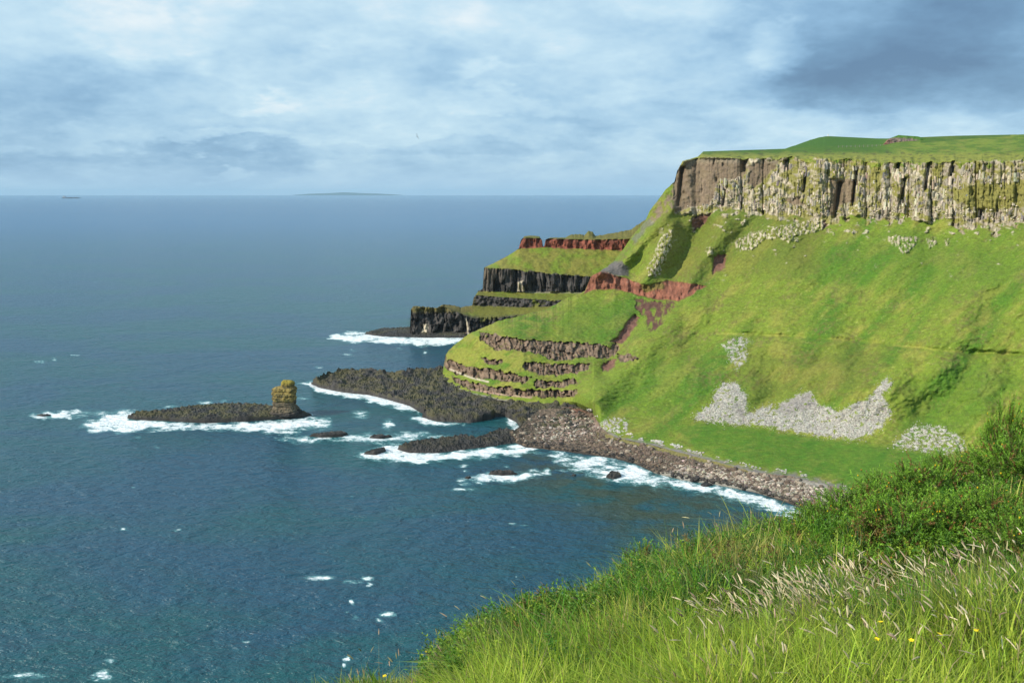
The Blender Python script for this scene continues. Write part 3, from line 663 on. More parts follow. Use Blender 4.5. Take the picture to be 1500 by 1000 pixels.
low_rock('sea_rock', [(450, 641), (470, 643), (500, 642), (513, 638)], [(450, 638), (465, 635), (495, 631), (505, 633), (513, 637)], 1.2, .5, 6.1, 'low black rock just right of the islet, leftmost of the two in its surf', G)
low_rock('sea_rock', [(538, 643), (556, 645), (578, 642)], [(538, 641), (550, 636), (570, 637), (578, 641)], 1.0, .4, 7.1, 'small black rock midway between the islet and the long reef', G)
low_rock('sea_rock', [(530, 667), (550, 669), (568, 662)], [(530, 664), (545, 659), (562, 655), (568, 659)], 1.2, .4, 8.1, 'small black rock in the foam off the outer tip of the long reef', G)
low_rock('sea_rock', [(713, 697), (735, 699), (762, 697)], [(713, 693), (725, 689), (745, 689), (762, 695)], 1.1, .5, 9.1, 'wide low black rock alone in white surf in front of the reef', G)
low_rock('sea_rock', [(677, 702), (686, 704), (694, 701)], [(677, 701), (686, 698), (694, 700)], .6, .2, 10.1, 'tiny black rock beside the wide low one', G)
low_rock('sea_rock', [(885, 701), (898, 705), (913, 700)], [(885, 698), (897, 690), (905, 691), (913, 697)], 1.3, .5, 11.1, 'upright black rock in the surf below the beach', G)
low_rock('sea_rock', [(833, 699), (841, 700), (848, 698)], [(833, 698), (840, 695), (848, 697)], .5, .2, 12.1, 'tiny black rock out in front of the beach surf', G)
low_rock('sea_rock', [(50, 610), (62, 612), (78, 610)], [(50, 608.5), (62, 606.5), (78, 608)], .6, .25, 13.1, 'lone half drowned rock far to the left of the islet', G)
low_rock('sea_rock', [(532, 490), (560, 495), (620, 497), (685, 496)], [(532, 488), (560, 481), (600, 479), (640, 484), (685, 488)], 1.8, .6, 14.1, 'flat dark skerry under the far point of the headland', G, .6)
low_rock('sea_rock', [(1023, 713), (1033, 716), (1047, 713)], [(1023, 711), (1033, 707), (1047, 711)], .6, .3, 15.1, 'small black boulder cluster at the tide line midway along the beach', G)

# ------------------------------------------------------------------ sea stack
def blob(nlat, nlon): 
    th = np.linspace(0, 2 * np.pi, nlon, endpoint=False); t = np.linspace(0, 1, nlat)
    return np.meshgrid(t, th, indexing='ij')
def ring_faces(nr, nc):
    i = np.arange(nr * nc).reshape(nr, nc); j = np.roll(i, -1, 1)
    return np.stack([i[:-1], j[:-1], j[1:], i[1:]], -1).reshape(-1, 4)
sx, sy, _ = world_pt(417, 604, Yatz(604, 1.6)); sx = float(sx); sy = float(sy)
stack = bpy.data.objects.new('sea_stack', None); COL.objects.link(stack); stack.location = (sx, sy, 1.6); stack.scale = (.96, 1, 1.1)
tag(stack, 'blocky lichen covered sea stack standing on the right end of the islet', 'sea stack')
def stack_part(name, prof, seed, colf, rough=.45):
    """prof: list of (height, half width x, half depth, centre x)"""
    t, th = blob(56, 90); n = np.array(prof)
    h = np.interp(t, np.linspace(0, 1, len(n)), n[:, 0]); a = np.interp(t, np.linspace(0, 1, len(n)), n[:, 1]); b = np.interp(t, np.linspace(0, 1, len(n)), n[:, 2]); cx = np.interp(t, np.linspace(0, 1, len(n)), n[:, 3])
    sq = 1 / (np.abs(np.cos(th)) ** 4 + np.abs(np.sin(th)) ** 4) ** .25
    x = np.cos(th) * sq; y = np.sin(th) * sq
    r = 1 + rough * .28 * fbm(x * 1.6 + seed, y * 1.6, h * .45, 3) + .12 * np.round(4 * perlin(x * 2.2, y * 2.2 + seed, h * .22)) / 4 + .10 * fbm(x * 3.5, y * 3.5 + seed, h * .9, 3) + .06 * fbm(x * 7, y * 7 + seed, h * 2.2, 3)
    r *= 1 - .10 * (np.abs(np.sin(h * 1.9 + .6 * perlin(x, y, 1))) ** 10)
    X = cx + x * a * r; Y = y * b * r; Z = h + .25 * fbm(x * 2, y * 2, h, 2)
    V = np.stack([X, Y, Z], -1).reshape(-1, 3)
    f = ring_faces(56, 90)
    top = np.arange(55 * 90, 56 * 90)
    V = np.vstack([V, [[cx[-1, 0], 0, h[-1, 0]]]])
    cap = np.stack([top, np.roll(top, -1), np.full(90, len(V) - 1)], -1)
    c = colf(V); return new_mesh(name, V, [f, cap], M_stone, False, c, stack)
def c_low(V):
    c = np.array((.15, .12, .08)) * (.45 + .9 * sstep(-.4, .4, fbm(V[:, 0] * .8, V[:, 1] * .8, V[:, 2] * 1.6, 3)))[:, None]
    return mixm(c, sstep(1.4, .2, V[:, 2]), DARK)
def c_up(V):
    c = np.array((.23, .17, .055)) * (.5 + .9 * sstep(-.4, .4, fbm(V[:, 0], V[:, 1], V[:, 2], 3)))[:, None]
    c = mixm(c, sstep(0, .3, fbm(V[:, 0] * .7, V[:, 1] * .7 + 4, V[:, 2] * .7, 3)), (.10, .085, .04))
    return mixm(c, sstep(9.2, 10.4, V[:, 2]) * .6, (.30, .24, .03))
stack_part('stack_foot', [(-1, 5.6, 4.4, .2), (.6, 5.0, 4.2, .3), (1.6, 4.1, 3.6, .2), (3.2, 4.0, 3.5, .1), (4.2, 4.15, 3.6, 0)], 1.0, c_low)
stack_part('stack_head', [(4.0, 4.2, 3.6, 0), (4.6, 4.3, 3.7, -.05), (6.5, 4.3, 3.7, 0), (7.9, 4.2, 3.5, .1), (8.4, 3.9, 3.2, .3), (8.7, 2.6, 2.2, .9)], 3.0, c_up)
stack_part('stack_pinnacle', [(7.6, 2.7, 2.2, 1.5), (8.8, 2.4, 1.9, 1.6), (10.2, 2.2, 1.7, 1.6), (10.7, 1.9, 1.4, 1.5), (10.9, 1.0, .7, 1.3)], 6.0, c_up, .8)

# ------------------------------------------------------------------ loose stones
def ico():
    p = (1 + 5 ** .5) / 2
    v = np.array([(-1, p, 0), (1, p, 0), (-1, -p, 0), (1, -p, 0), (0, -1, p), (0, 1, p), (0, -1, -p), (0, 1, -p), (p, 0, -1), (p, 0, 1), (-p, 0, -1), (-p, 0, 1)], float)
    f = np.array([(0, 11, 5), (0, 5, 1), (0, 1, 7), (0, 7, 10), (0, 10, 11), (1, 5, 9), (5, 11, 4), (11, 10, 2), (10, 7, 6), (7, 1, 8), (3, 9, 4), (3, 4, 2), (3, 2, 6), (3, 6, 8), (3, 8, 9), (4, 9, 5), (2, 4, 11), (6, 2, 10), (8, 6, 7), (9, 8, 1)])
    return v / np.linalg.norm(v[0]), f
IV, IF = ico()
def stones(name, pts, size, cols, parent=None, seed=0):
    r = np.random.default_rng(seed); n = len(pts)
    base = IV[None] * (1 + .35 * r.uniform(-1, 1, (n, 12, 1)))
    sc = r.uniform(.6, 1.2, (n, 1, 3)) * np.array((1.1, 1, .75)) * size[:, None, None] * .5
    a = r.uniform(0, 2 * np.pi, n); ca, sa = np.cos(a), np.sin(a)
    v = base * sc
    x = v[..., 0] * ca[:, None] - v[..., 1] * sa[:, None]; y = v[..., 0] * sa[:, None] + v[..., 1] * ca[:, None]
    v = np.stack([x, y, v[..., 2]], -1) + pts[:, None]
    f = (IF[None] + 12 * np.arange(n)[:, None, None]).reshape(-1, 3)
    return new_mesh(name, v.reshape(-1, 3), f, M_stone, False, np.repeat(cols, 12, 0), parent)
def pick(S, mask, n, seed):
    r = np.random.default_rng(seed)
    w = mask.ravel() ** 2; i = r.choice(len(w), n, p=w / w.sum())
    p = S.V.reshape(-1, 3)[i] + r.normal(0, .12, (n, 3)) * (1, 1, .3)
    return p, i
def scols(n, base, var, seed):
    r = np.random.default_rng(seed); return np.clip(np.array(base) * (1 + var * r.uniform(-1, 1, (n, 1))) * (1 + .05 * r.normal(size=(n, 3))), .01, .75)
p, i = pick(SM, SM.scree * (SM.scree > .12), 11000, 1)
dk = SM.scree_dark.ravel()[i]
c = scols(len(p), SCREE * .98, .45, 2) * (1 - .5 * dk)[:, None]
o = stones('scree_stones', p, rng.uniform(.16, .42, len(p)) * (1 + .5 * (rng.uniform(0, 1, len(p)) < .08)) * (1 - .4 * dk), c, seed=3)
tag(o, 'pale broken stones of the scree fans at the foot of the green slope', 'scree', kind='stuff')
bm = sstep(.4, 1.2, E2.Z) * (E2.PX < 1260) * sstep(.06, .12, (2 - E2.T) / 2)
p, i = pick(E2, bm, 9000, 4)
zz = p[:, 2]; pxi = E2.PX.ravel()[i]; pyi = E2.PY.ravel()[i]
pal = np.maximum(pmask(pxi, pyi, [(960, 696), (1000, 680), (1050, 688), (1120, 700), (1210, 705), (1220, 735), (1150, 730), (1080, 718), (1000, 706)], 12), .7 * pmask(pxi, pyi, [(780, 640), (800, 612), (850, 596), (880, 625), (860, 640), (810, 650)], 12))
c = scols(len(p), (.135, .105, .08), .45, 5); c2 = scols(len(p), (.36, .31, .25), .4, 6)
k = (rng.uniform(0, 1, len(p)) < (.04 + .5 * pal))[:, None]; c = np.where(k, c2, c)
wet = sstep(1.5, .8, zz)[:, None]; c = c * (1 - wet) + DARK * .8 * wet
o = stones('shingle', p, rng.uniform(.3, .95, len(p)) * (1 + .5 * pal), c, parent=beach, seed=6); o['kind'] = 'stuff'
# larger boulders, one by one, as pieces of the beach
bprotos = []
for k in range(8):
    r = np.random.default_rng(50 + k)
    v = np.vstack([IV, (IV[IF].mean(1)) * 1.22]); v = v / np.linalg.norm(v, axis=1, keepdims=True)
    f = []
    for q, (a, b, cc) in enumerate(IF): f += [(a, b, 12 + q), (b, cc, 12 + q), (cc, a, 12 + q)]
    v = v * (1 + .22 * r.uniform(-1, 1, (len(v), 1))) * np.array((.62, .5, .4))
    col = (.30, .245, .19) if k < 2 else ((.15, .11, .085) if k < 6 else tuple(DARK))
    bprotos.append((v, np.array(f), np.array(col)))
meshes = []
for k, (v, f, col) in enumerate(bprotos):
    o = new_mesh('boulder', v, f, M_stone, False, np.broadcast_to(col, v.shape), beach); o.hide_render = False
    meshes.append(o)
bm2 = sstep(.0, .6, E2.Z) * (E2.PX < 1230) * (E2.PX > 760) * (E2.T < 1.93)
p, i = pick(E2, bm2, 230, 9)
for q in range(len(p)):
    low = p[q, 2] < 1.2
    k = (6 + q % 2) if low else int(rng.choice([0, 1, 2, 3, 4, 5]))
    src = meshes[k]
    if src.get('placed'):
        o = src.copy(); COL.objects.link(o); o.parent = beach
    else: o = src
    src['placed'] = 1
    s = rng.uniform(.8, 1.75); o.location = (p[q, 0], p[q, 1], p[q, 2] + .1 * s); o.scale = (s, s, s); o.rotation_euler = (rng.uniform(-.3, .3), rng.uniform(-.3, .3), rng.uniform(0, 6.28))
for o in list(bpy.data.objects):
    if 'placed' in o: del o['placed']
halo = np.zeros(SM.PX.shape)
for q in scree[:3]: halo = np.maximum(halo, pmask(SM.wx, SM.wy, q, 14, 4))
p, i = pick(SM, halo * (1 - SM.scree) * (SM.PY < 672), 1400, 41)
o = stones('scree_stones', p, rng.uniform(.16, .45, len(p)), scols(len(p), SCREE * .9, .4, 42), seed=43); tag(o, 'stray stones strewn in the grass round the edges of the scree fans', 'scree', kind='stuff')
# stones lying in the turf between the beach and the scree
tm = sstep(.9, .6, SM.T) * sstep(.03, .12, SM.T) * (SM.PX > 860) * (SM.PX < 1240) * sstep(.15, .4, fbm(SM.PX / 14, SM.PY / 5, 6.5, 2) + .1) * sstep(9, 3, np.abs(SM.PY - np.interp(SM.PX, [p_[0] for p_ in R0[0]], [p_[1] for p_ in R0[0]]) + 5))
p, i = pick(SM, tm, 500, 12)
o = stones('turf_stones', p, rng.uniform(.3, .8, len(p)), scols(len(p), SCREE, .3, 12), seed=14); tag(o, 'pale stones strewn on the turf along the top of the beach', 'stones', kind='stuff')

# ------------------------------------------------------------------ basalt columns and broken rock on the cliff
def prisms(name, pts, w, h, cols, out, parent, seed):
    r = np.random.default_rng(seed); n = len(pts); K = 6
    a = np.linspace(0, 2 * np.pi, K, endpoint=False)[None] + r.uniform(0, 1, (n, 1))
    rr = w[:, None] * .5 * r.uniform(.8, 1.15, (n, K))
    x = np.cos(a) * rr; y = np.sin(a) * rr
    lean = r.normal(0, .03, (n, 2))
    lo = np.stack([x, y, np.broadcast_to(-h[:, None] / 2, x.shape)], -1); hi = np.stack([x * .92 + lean[:, :1] * h[:, None], y * .92 + lean[:, 1:] * h[:, None], h[:, None] / 2 + .25 * w[:, None] * r.uniform(-1, 1, (n, K))], -1)
    V = np.concatenate([lo, hi], 1) + (pts + out)[:, None]
    b = 12 * np.arange(n)[:, None, None]
    k = np.arange(K); q = np.stack([k, (k + 1) % K, (k + 1) % K + K, k + K], -1)
    side = (q[None] + b).reshape(-1, 4)
    cap = (np.array([[6, 7, 8, 9], [6, 9, 10, 11]])[None] + b).reshape(-1, 4); 
    return new_mesh(name, V.reshape(-1, 3), [side, cap], M_stone, False, np.repeat(cols, 12, 0), parent)
cz = (SM.T > 5.03) & (SM.T < 5.9) & (SM.PX > 1000) & (SM.PX < 1700)
gm = np.zeros(SM.PX.shape)
for q in green_cl: gm = np.maximum(gm, pmask(SM.wx, SM.wy, q, 4))
wgt = cz * (1 - .97 * SM.brown) * (1 - .75 * gm)
wgt = wgt * sstep(-.1, .25, fbm(SM.PX / 13, SM.PY / 9, 4.7, 3)) * (SM.Tc > 5.0)
p, i = pick(SM, wgt, 1300, 21)
w = rng.uniform(.5, 1.25, len(p)); h = rng.uniform(.9, 3.6, len(p)) * np.where(gm.ravel()[i] > .4, .4, 1)
c = scols(len(p), PALE * .95, .45, 22)
dkk = rng.uniform(0, 1, len(p)) < .25; c[dkk] = scols(dkk.sum(), GREY * .8, .3, 23)
o = prisms('basalt_columns', p, w, h, c, np.array((.2, .35, 0)), hill, 24); o['kind'] = 'stuff'
wgt = cz * (1 - .97 * SM.brown) * (.06 + .6 * sstep(5.35, 5.1, SM.T)) * sstep(-.05, .2, fbm(SM.PX / 9, SM.PY / 6, 1.7, 3)) + .22 * SM.pale * (SM.T < 5.05) * sstep(-.1, .15, fbm(SM.PX / 4, SM.PY / 3.5, 12.5, 3)) + .25 * SM.crag
p, i = pick(SM, wgt, 1500, 31)
o = stones('broken_rock', p, rng.uniform(.3, .85, len(p)), scols(len(p), PALE * 1.12, .4, 32), parent=hill, seed=33); o['kind'] = 'stuff'

# ------------------------------------------------------------------ sea
def make_sea():
    m = bpy.data.materials.new('sea_water'); m.use_nodes = True; nt = m.node_tree; nt.nodes.clear()
    geo = nd(nt, 'ShaderNodeNewGeometry'); pos = geo.outputs['Position']
    foam = nd(nt, 'ShaderNodeAttribute', attribute_name='foam').outputs['Fac']
    mp = nd(nt, 'ShaderNodeMapping', {'Vector': pos, 'Scale': (.75, 1.3, 1), 'Rotation': (0, 0, R(14))}).outputs[0]
    w1 = noise(nt, mp, .085, 3, .5, .4); w2 = noise(nt, mp, .34, 4, .6, .3); w3 = noise(nt, mp, 1.3, 3, .6)
    hgt = math_(nt, 'ADD', math_(nt, 'MULTIPLY', w1, 1.6), math_(nt, 'ADD', math_(nt, 'MULTIPLY', w2, 1.5), math_(nt, 'MULTIPLY', w3, .42)))
    cd = nd(nt, 'ShaderNodeCameraData').outputs['View Distance'] if False else None
    bp = nd(nt, 'ShaderNodeBump', {'Strength': 1.0, 'Distance': 1.15, 'Height': hgt})
    big = noise(nt, mp, .012, 4, .6, .5)
    # clear shallow brown green water in the bay, teal offshore
    base = mixc(nt, mrange(nt, big, .38, .62), (.010, .078, .088), (.014, .066, .112))
    shal = nd(nt, 'ShaderNodeAttribute', attribute_name='shallow').outputs['Fac']
    base = mixc(nt, math_(nt, 'MULTIPLY', shal, mrange(nt, noise(nt, pos, .09, 4, .6), .35, .6)), base, (.038, .060, .045))
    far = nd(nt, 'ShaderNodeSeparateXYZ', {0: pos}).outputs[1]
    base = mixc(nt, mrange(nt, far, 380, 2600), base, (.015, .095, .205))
    fn = noise(nt, nd(nt, 'ShaderNodeMapping', {'Vector': pos, 'Scale': (.8, 1.6, 1)}).outputs[0], 1.1, 5, .7, .6)
    fn3 = noise(nt, pos, 4.5, 4, .7, .4)
    fn2 = noise(nt, pos, .16, 5, .65, .8)
    fv = math_(nt, 'ADD', math_(nt, 'MULTIPLY_ADD', math_(nt, 'SUBTRACT', fn3, .5), 1.1, foam), math_(nt, 'ADD', math_(nt, 'MULTIPLY', math_(nt, 'SUBTRACT', fn, .5), 1.7), math_(nt, 'MULTIPLY', math_(nt, 'SUBTRACT', fn2, .5), 2.3)))
    fmask = math_(nt, 'MULTIPLY', mrange(nt, fv, .44, .86), mrange(nt, foam, .05, .45))
    aer = math_(nt, 'MULTIPLY', mrange(nt, fv, -.05, .6), mrange(nt, foam, .03, .35))
    base = mixc(nt, math_(nt, 'MULTIPLY', aer, .6), base, (.13, .36, .37))
    base = mixc(nt, fmask, base, (.80, .83, .84))
    rough = math_(nt, 'MULTIPLY_ADD', fmask, .5, .22)
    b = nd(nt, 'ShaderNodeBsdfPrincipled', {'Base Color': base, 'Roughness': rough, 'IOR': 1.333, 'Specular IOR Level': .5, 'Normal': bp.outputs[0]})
    nd(nt, 'ShaderNodeOutputMaterial', {0: b.outputs[0]})
    # rings of the sheet: finely netted where the photograph looks, coarse out to the horizon
    px = np.concatenate([[-3000, -2200, -1500, -700, -300], np.linspace(-100, 1600, 700), [1800, 2300, 3000, 3700, 4500]])
    py = np.concatenate([[9000, 3000, 1700, 1300, 1150], np.linspace(1060, 560, 380), np.linspace(559, 300, 150), [296, 292, 289.5, 288, 287, 286]])
    PX, PY = np.meshgrid(px, py); Y = Yatz(PY, 0.0)
    X = (PX - 750) / F / fwd(PY) * Y
    near = (PX > -150) & (PX < 1650) & (PY < 1100)
    f = np.zeros(PX.shape)
    wx = PX + 14 * fbm(PX / 28, PY / 10, 1.1, 4); wy = PY + 7 * fbm(PX / 20, PY / 7, 5.1, 4)
    for poly, a, s in foam_polys: f = np.maximum(f, a * pmask(wx, wy, poly, s * 1.5))
    f = f * np.where(f > 0, .72 + .75 * sstep(-.35, .35, fbm(PX / 24, PY / 4.5, 8.2, 4)), 1)
    for cx, cy, rx, ry, a in caps: f = np.maximum(f, a * np.exp(-(((wx - cx) / rx) ** 2 + ((PY + .4 * (wy - PY) - cy) / ry) ** 2)))
    sh = pmask(PX, PY, [(760, 645), (1000, 700), (1200, 740), (1250, 900), (1000, 830), (870, 760), (760, 700)], 110) 
    amp = sstep(200, 600, F / Y * 60) * .0 + .11
    Z = np.where(near & (Y < 900), amp * (1 - 1.3 * np.abs(fbm((X + .3 * Y) / 5.5, (Y - .3 * X) / 2.6, 3.3, 3))) * 1.4, 0) * sstep(1100, 700, Y)
    V = np.stack([X, Y, Z], -1).reshape(-1, 3)
    # south of the camera too: a plain apron
    o = new_mesh('sea', V, grid_faces(*PX.shape)[:, ::-1], m, True, None, None, {'foam': f, 'shallow': sh})
    tag(o, 'choppy blue green sea with white surf round the rocks', kind='structure')
    return o
foam_polys = [
    ([(120, 622), (170, 606), (196, 602), (190, 614), (250, 619), (330, 621), (400, 617), (456, 611), (478, 618), (462, 628), (410, 634), (330, 629), (250, 629), (190, 632), (130, 632)], .95, 9),
    ([(90, 606), (130, 602), (190, 600), (190, 606), (110, 616)], .35, 10),
    ([(380, 620), (480, 612), (486, 626), (420, 638)], .55, 10),
    ([(40, 608), (70, 605), (108, 603), (128, 606), (100, 612), (60, 614)], .85, 6),
    ([(405, 643), (450, 640), (515, 638), (600, 636), (612, 644), (560, 650), (510, 645), (430, 649)], .62, 8),
    ([(516, 668), (560, 654), (590, 652), (600, 662), (640, 665), (700, 659), (760, 652), (800, 655), (770, 664), (690, 671), (610, 678), (560, 676)], .95, 8),
    ([(440, 560), (470, 563), (520, 573), (565, 582), (600, 592), (618, 604), (596, 602), (560, 592), (520, 583), (470, 576)], 1.0, 5),
    ([(602, 612), (622, 606), (630, 616), (680, 621), (650, 626), (610, 620)], .8, 6),
    ([(484, 494), (510, 488), (540, 486), (590, 494), (680, 494), (692, 492), (688, 502), (620, 506), (550, 502), (500, 500)], 1.0, 6),
    ([(672, 706), (700, 697), (716, 693), (760, 694), (804, 688), (806, 694), (770, 702), (700, 708)], .85, 8),
    ([(740, 612), (760, 608), (775, 628), (770, 640), (752, 634)], .62, 8),
    ([(800, 664), (870, 672), (930, 680), (962, 696), (1040, 710), (1100, 722), (1150, 738), (1190, 756), (1230, 775), (1190, 772), (1120, 746), (1060, 728), (980, 714), (900, 706), (840, 690)], .66, 12),
    ([(880, 680), (930, 684), (950, 700), (900, 706), (870, 694)], .95, 10),
    ([(960, 700), (1040, 712), (1110, 726), (1160, 742), (1140, 748), (1070, 728), (980, 712)], 1.0, 7),
    ([(760, 656), (830, 664), (900, 672), (890, 680), (810, 672)], .55, 8),
    ([(520, 640), (600, 636), (640, 634), (620, 640), (560, 642)], .5, 6),
]
caps = [(467, 847, 20, 3.5, .75), (515, 852, 14, 3, .6), (541, 848, 9, 3, .95), (540, 857, 4, 2.5, .9), (516, 882, 4, 4, .9), (508, 897, 4, 2, .8), (520, 905, 7, 4, .7), (570, 900, 8, 4, 1.1), (557, 908, 6, 2.5, .8), (508, 965, 4, 4, .8), (508, 974, 3, 3, .8),
        (150, 990, 12, 8, .8), (160, 968, 6, 3, .6), (181, 775, 5, 2, .9), (260, 777, 5, 2, .6), (754, 768, 6, 1.6, .9), (770, 770, 8, 1.2, .6), (361, 940, 6, 2, .8), (300, 590, 10, 3, .6), (330, 588, 8, 2, .6), (252, 596, 12, 2, .5),
        (528, 608, 12, 5, .75), (569, 622, 7, 8, .8), (615, 634, 10, 3, .5), (504, 519, 9, 1.5, .7), (515, 514, 7, 1.2, .6), (590, 511, 6, 1.5, .6), (623, 516, 4, 2, .7), (466, 538, 8, 1.5, .5), (441, 584, 10, 2, .5), (676, 682, 8, 2, .6), (678, 717, 14, 2, .8),
        (742, 683, 6, 1, .6), (824, 690, 8, 1.5, .6), (60, 530, 6, 1.5, .6), (77, 527, 3, 2, .7), (40, 990, 30, 5, .5), (230, 655, 4, 1.5, .6), (200, 640, 6, 2, .5), (110, 520, 5, 1.2, .5), (680, 690, 6, 1.5, .6), (645, 640, 20, 3, .6)]
rc = np.random.default_rng(77)
for _ in range(45):
    cy = rc.uniform(310, 980) ** 1.0; cx = rc.uniform(0, 900)
    caps.append((cx, cy, rc.uniform(1.5, 4), rc.uniform(.4, .9), rc.uniform(.35, .6)))
sea = make_sea()

# ------------------------------------------------------------------ haze
vb, fb = box(0, 27700, 148, 300000, 57000, 302)
m = bpy.data.materials.new('sea_air'); m.use_nodes = True; ntz = m.node_tree; ntz.nodes.clear()
vol = nd(ntz, 'ShaderNodeVolumePrincipled', {'Color': (.50, .77, 1.0), 'Density': HAZE, 'Anisotropy': 0.0})
nd(ntz, 'ShaderNodeOutputMaterial', {1: vol.outputs[0]})
hz_o = new_mesh('haze', vb, fb, m, False); tag(hz_o, 'thin sea haze over the whole view', kind='stuff')

# ------------------------------------------------------------------ far coast, ship, bird, post
far_c = survey(430, 590, 3, [([(430, 286.3, 46000), (590, 286.3, 46000)], None), ([(430, 285.6, 46200), (450, 284, 46200), (480, 283, 46200), (505, 281.8, 46200), (530, 283, 46200), (560, 284, 46200), (590, 285.6, 46200)], None)], None, 1, None, back=((2000, None),), backz=-1)
o = sheet_obj('distant_coast', far_c, lambda S: np.broadcast_to(np.array((.06, .09, .07)), S.PX.shape + (3,)), M_land); tag(o, 'faint low coast on the far horizon', kind='structure')

def simple_mat(name, col, rough=.6, spec=.3, trans=0.0):
    m = bpy.data.materials.new(name); m.use_nodes = True; nt = m.node_tree; nt.nodes.clear()
    pos = nd(nt, 'ShaderNodeNewGeometry').outputs['Position']
    n = mrange(nt, noise(nt, pos, 30, 3), .3, .7, .8, 1.2, False)
    c = nd(nt, 'ShaderNodeVectorMath', {0: col, 'Scale': n}, operation='SCALE').outputs[0]
    b = nd(nt, 'ShaderNodeBsdfPrincipled', {'Base Color': c, 'Roughness': rough, 'Specular IOR Level': spec})
    nd(nt, 'ShaderNodeOutputMaterial', {0: b.outputs[0]}); return m
def boxes(name, bl, mat, parent):
    vs, fs, k = [], [], 0
    for b in bl:
        v, f = box(*b); vs.append(v); fs.append(f + k); k += 8
    return new_mesh(name, np.vstack(vs), np.vstack(fs), mat, False, None, parent)
ship = bpy.data.objects.new('cargo_ship', None); COL.objects.link(ship)
xs, ys, _ = world_pt(104, 289.0, 16000); ship.location = (float(xs), 16000, 0)
tag(ship, 'faint dark cargo ship on the horizon at far left', 'ship')
boxes('hull', [(0, 0, 5, 330, 40, 14, .9)], simple_mat('ship_hull', (.05, .06, .08)), ship)
boxes('bridge', [(-120, 0, 22, 40, 34, 26), (-128, 0, 40, 12, 10, 14)], simple_mat('ship_white', (.35, .36, .38)), ship)
boxes('deck_load', [(-20, 0, 15, 110, 32, 8), (90, 0, 15, 60, 30, 6)], simple_mat('ship_load', (.12, .10, .10)), ship)

bird = bpy.data.objects.new('seabird', None); COL.objects.link(bird)
bx_, by_, bz_ = world_pt(611, 200, 160.0); bird.location = (bx_, by_, bz_); bird.rotation_euler = (R(10), R(65), R(30))
tag(bird, 'small dark seabird gliding high over the open sea', 'bird')
t, th = blob(10, 10); rad = np.sin(np.pi * np.clip(t, .02, .98)) ** .7 * .07
M_bird = simple_mat('bird_feathers', (.03, .03, .035))
new_mesh('body', np.stack([np.cos(th) * rad, (t - .5) * .5, np.sin(th) * rad], -1).reshape(-1, 3), ring_faces(10, 10), M_bird, True, None, bird)
for s in (-1, 1):
    xx = np.array([0.03, .2, .38, .55]); wv_ = np.array([[x * s, y, z] for x, y0_, y1_, z in zip(xx, (-.08, -.04, -.09, -.16), (.09, .10, .04, -.12), (.0, .09, .10, .05)) for y in (y0_, y1_)])
    ff = np.array([(0, 1, 3, 2), (2, 3, 5, 4), (4, 5, 7, 6)]); vv = np.vstack([wv_ + (0, 0, .008), wv_ - (0, 0, .008)]); new_mesh('wing', vv, np.vstack([ff, ff[:, ::-1] + 8, [(0, 2, 10, 8), (2, 4, 12, 10), (4, 6, 14, 12), (1, 9, 11, 3), (3, 11, 13, 5), (5, 13, 15, 7)]]), M_bird, True, None, bird)
post = bpy.data.objects.new('marker_post', None); COL.objects.link(post)
x_, y_, z_ = world_pt(1213, 199.5, 598); post.location = (x_, y_, z_ - .3); tag(post, 'small white post on the dark skyline knoll of the plateau', 'post')
M_white = simple_mat('white_paint', (.75, .75, .72))
boxes('shaft', [(0, 0, .6, .5, .5, 1.4)], M_white, post); boxes('cap', [(0, 0, 1.38, .62, .62, .14)], M_white, post)

fence = bpy.data.objects.new('wire_fence', None); COL.objects.link(fence)
fx = np.linspace(1228, 1296, 12); P0 = None; rails = []
M_post = simple_mat('weathered_post', (.20, .19, .16))
for q, a_ in enumerate(fx):
    x_, y_, z_ = world_pt(a_, 216.5 - .03 * (a_ - 1228), 470.0)
    if q == 0: fence.location = (x_, y_, z_ - .2); P0 = (x_, y_, z_ - .2)
    rails.append((x_ - P0[0], y_ - P0[1], z_ - .2 - P0[2]))
    boxes('post', [(rails[-1][0], rails[-1][1], rails[-1][2] + .6, .22, .22, 1.3)], M_post, fence)
V = np.array([(x + dx, y + dy, z + hh + dz) for hh in (.5, 1.0) for x, y, z in rails for dx, dy, dz in ((0, -.02, 0), (0, .02, 0), (0, 0, .04))])
new_mesh('wire', V, np.vstack([ring_faces(12, 3), ring_faces(12, 3) + 36]), M_post, False, None, fence)
tag(fence, 'low post and wire fence crossing the plateau between the dark hill and the cliff', 'fence')

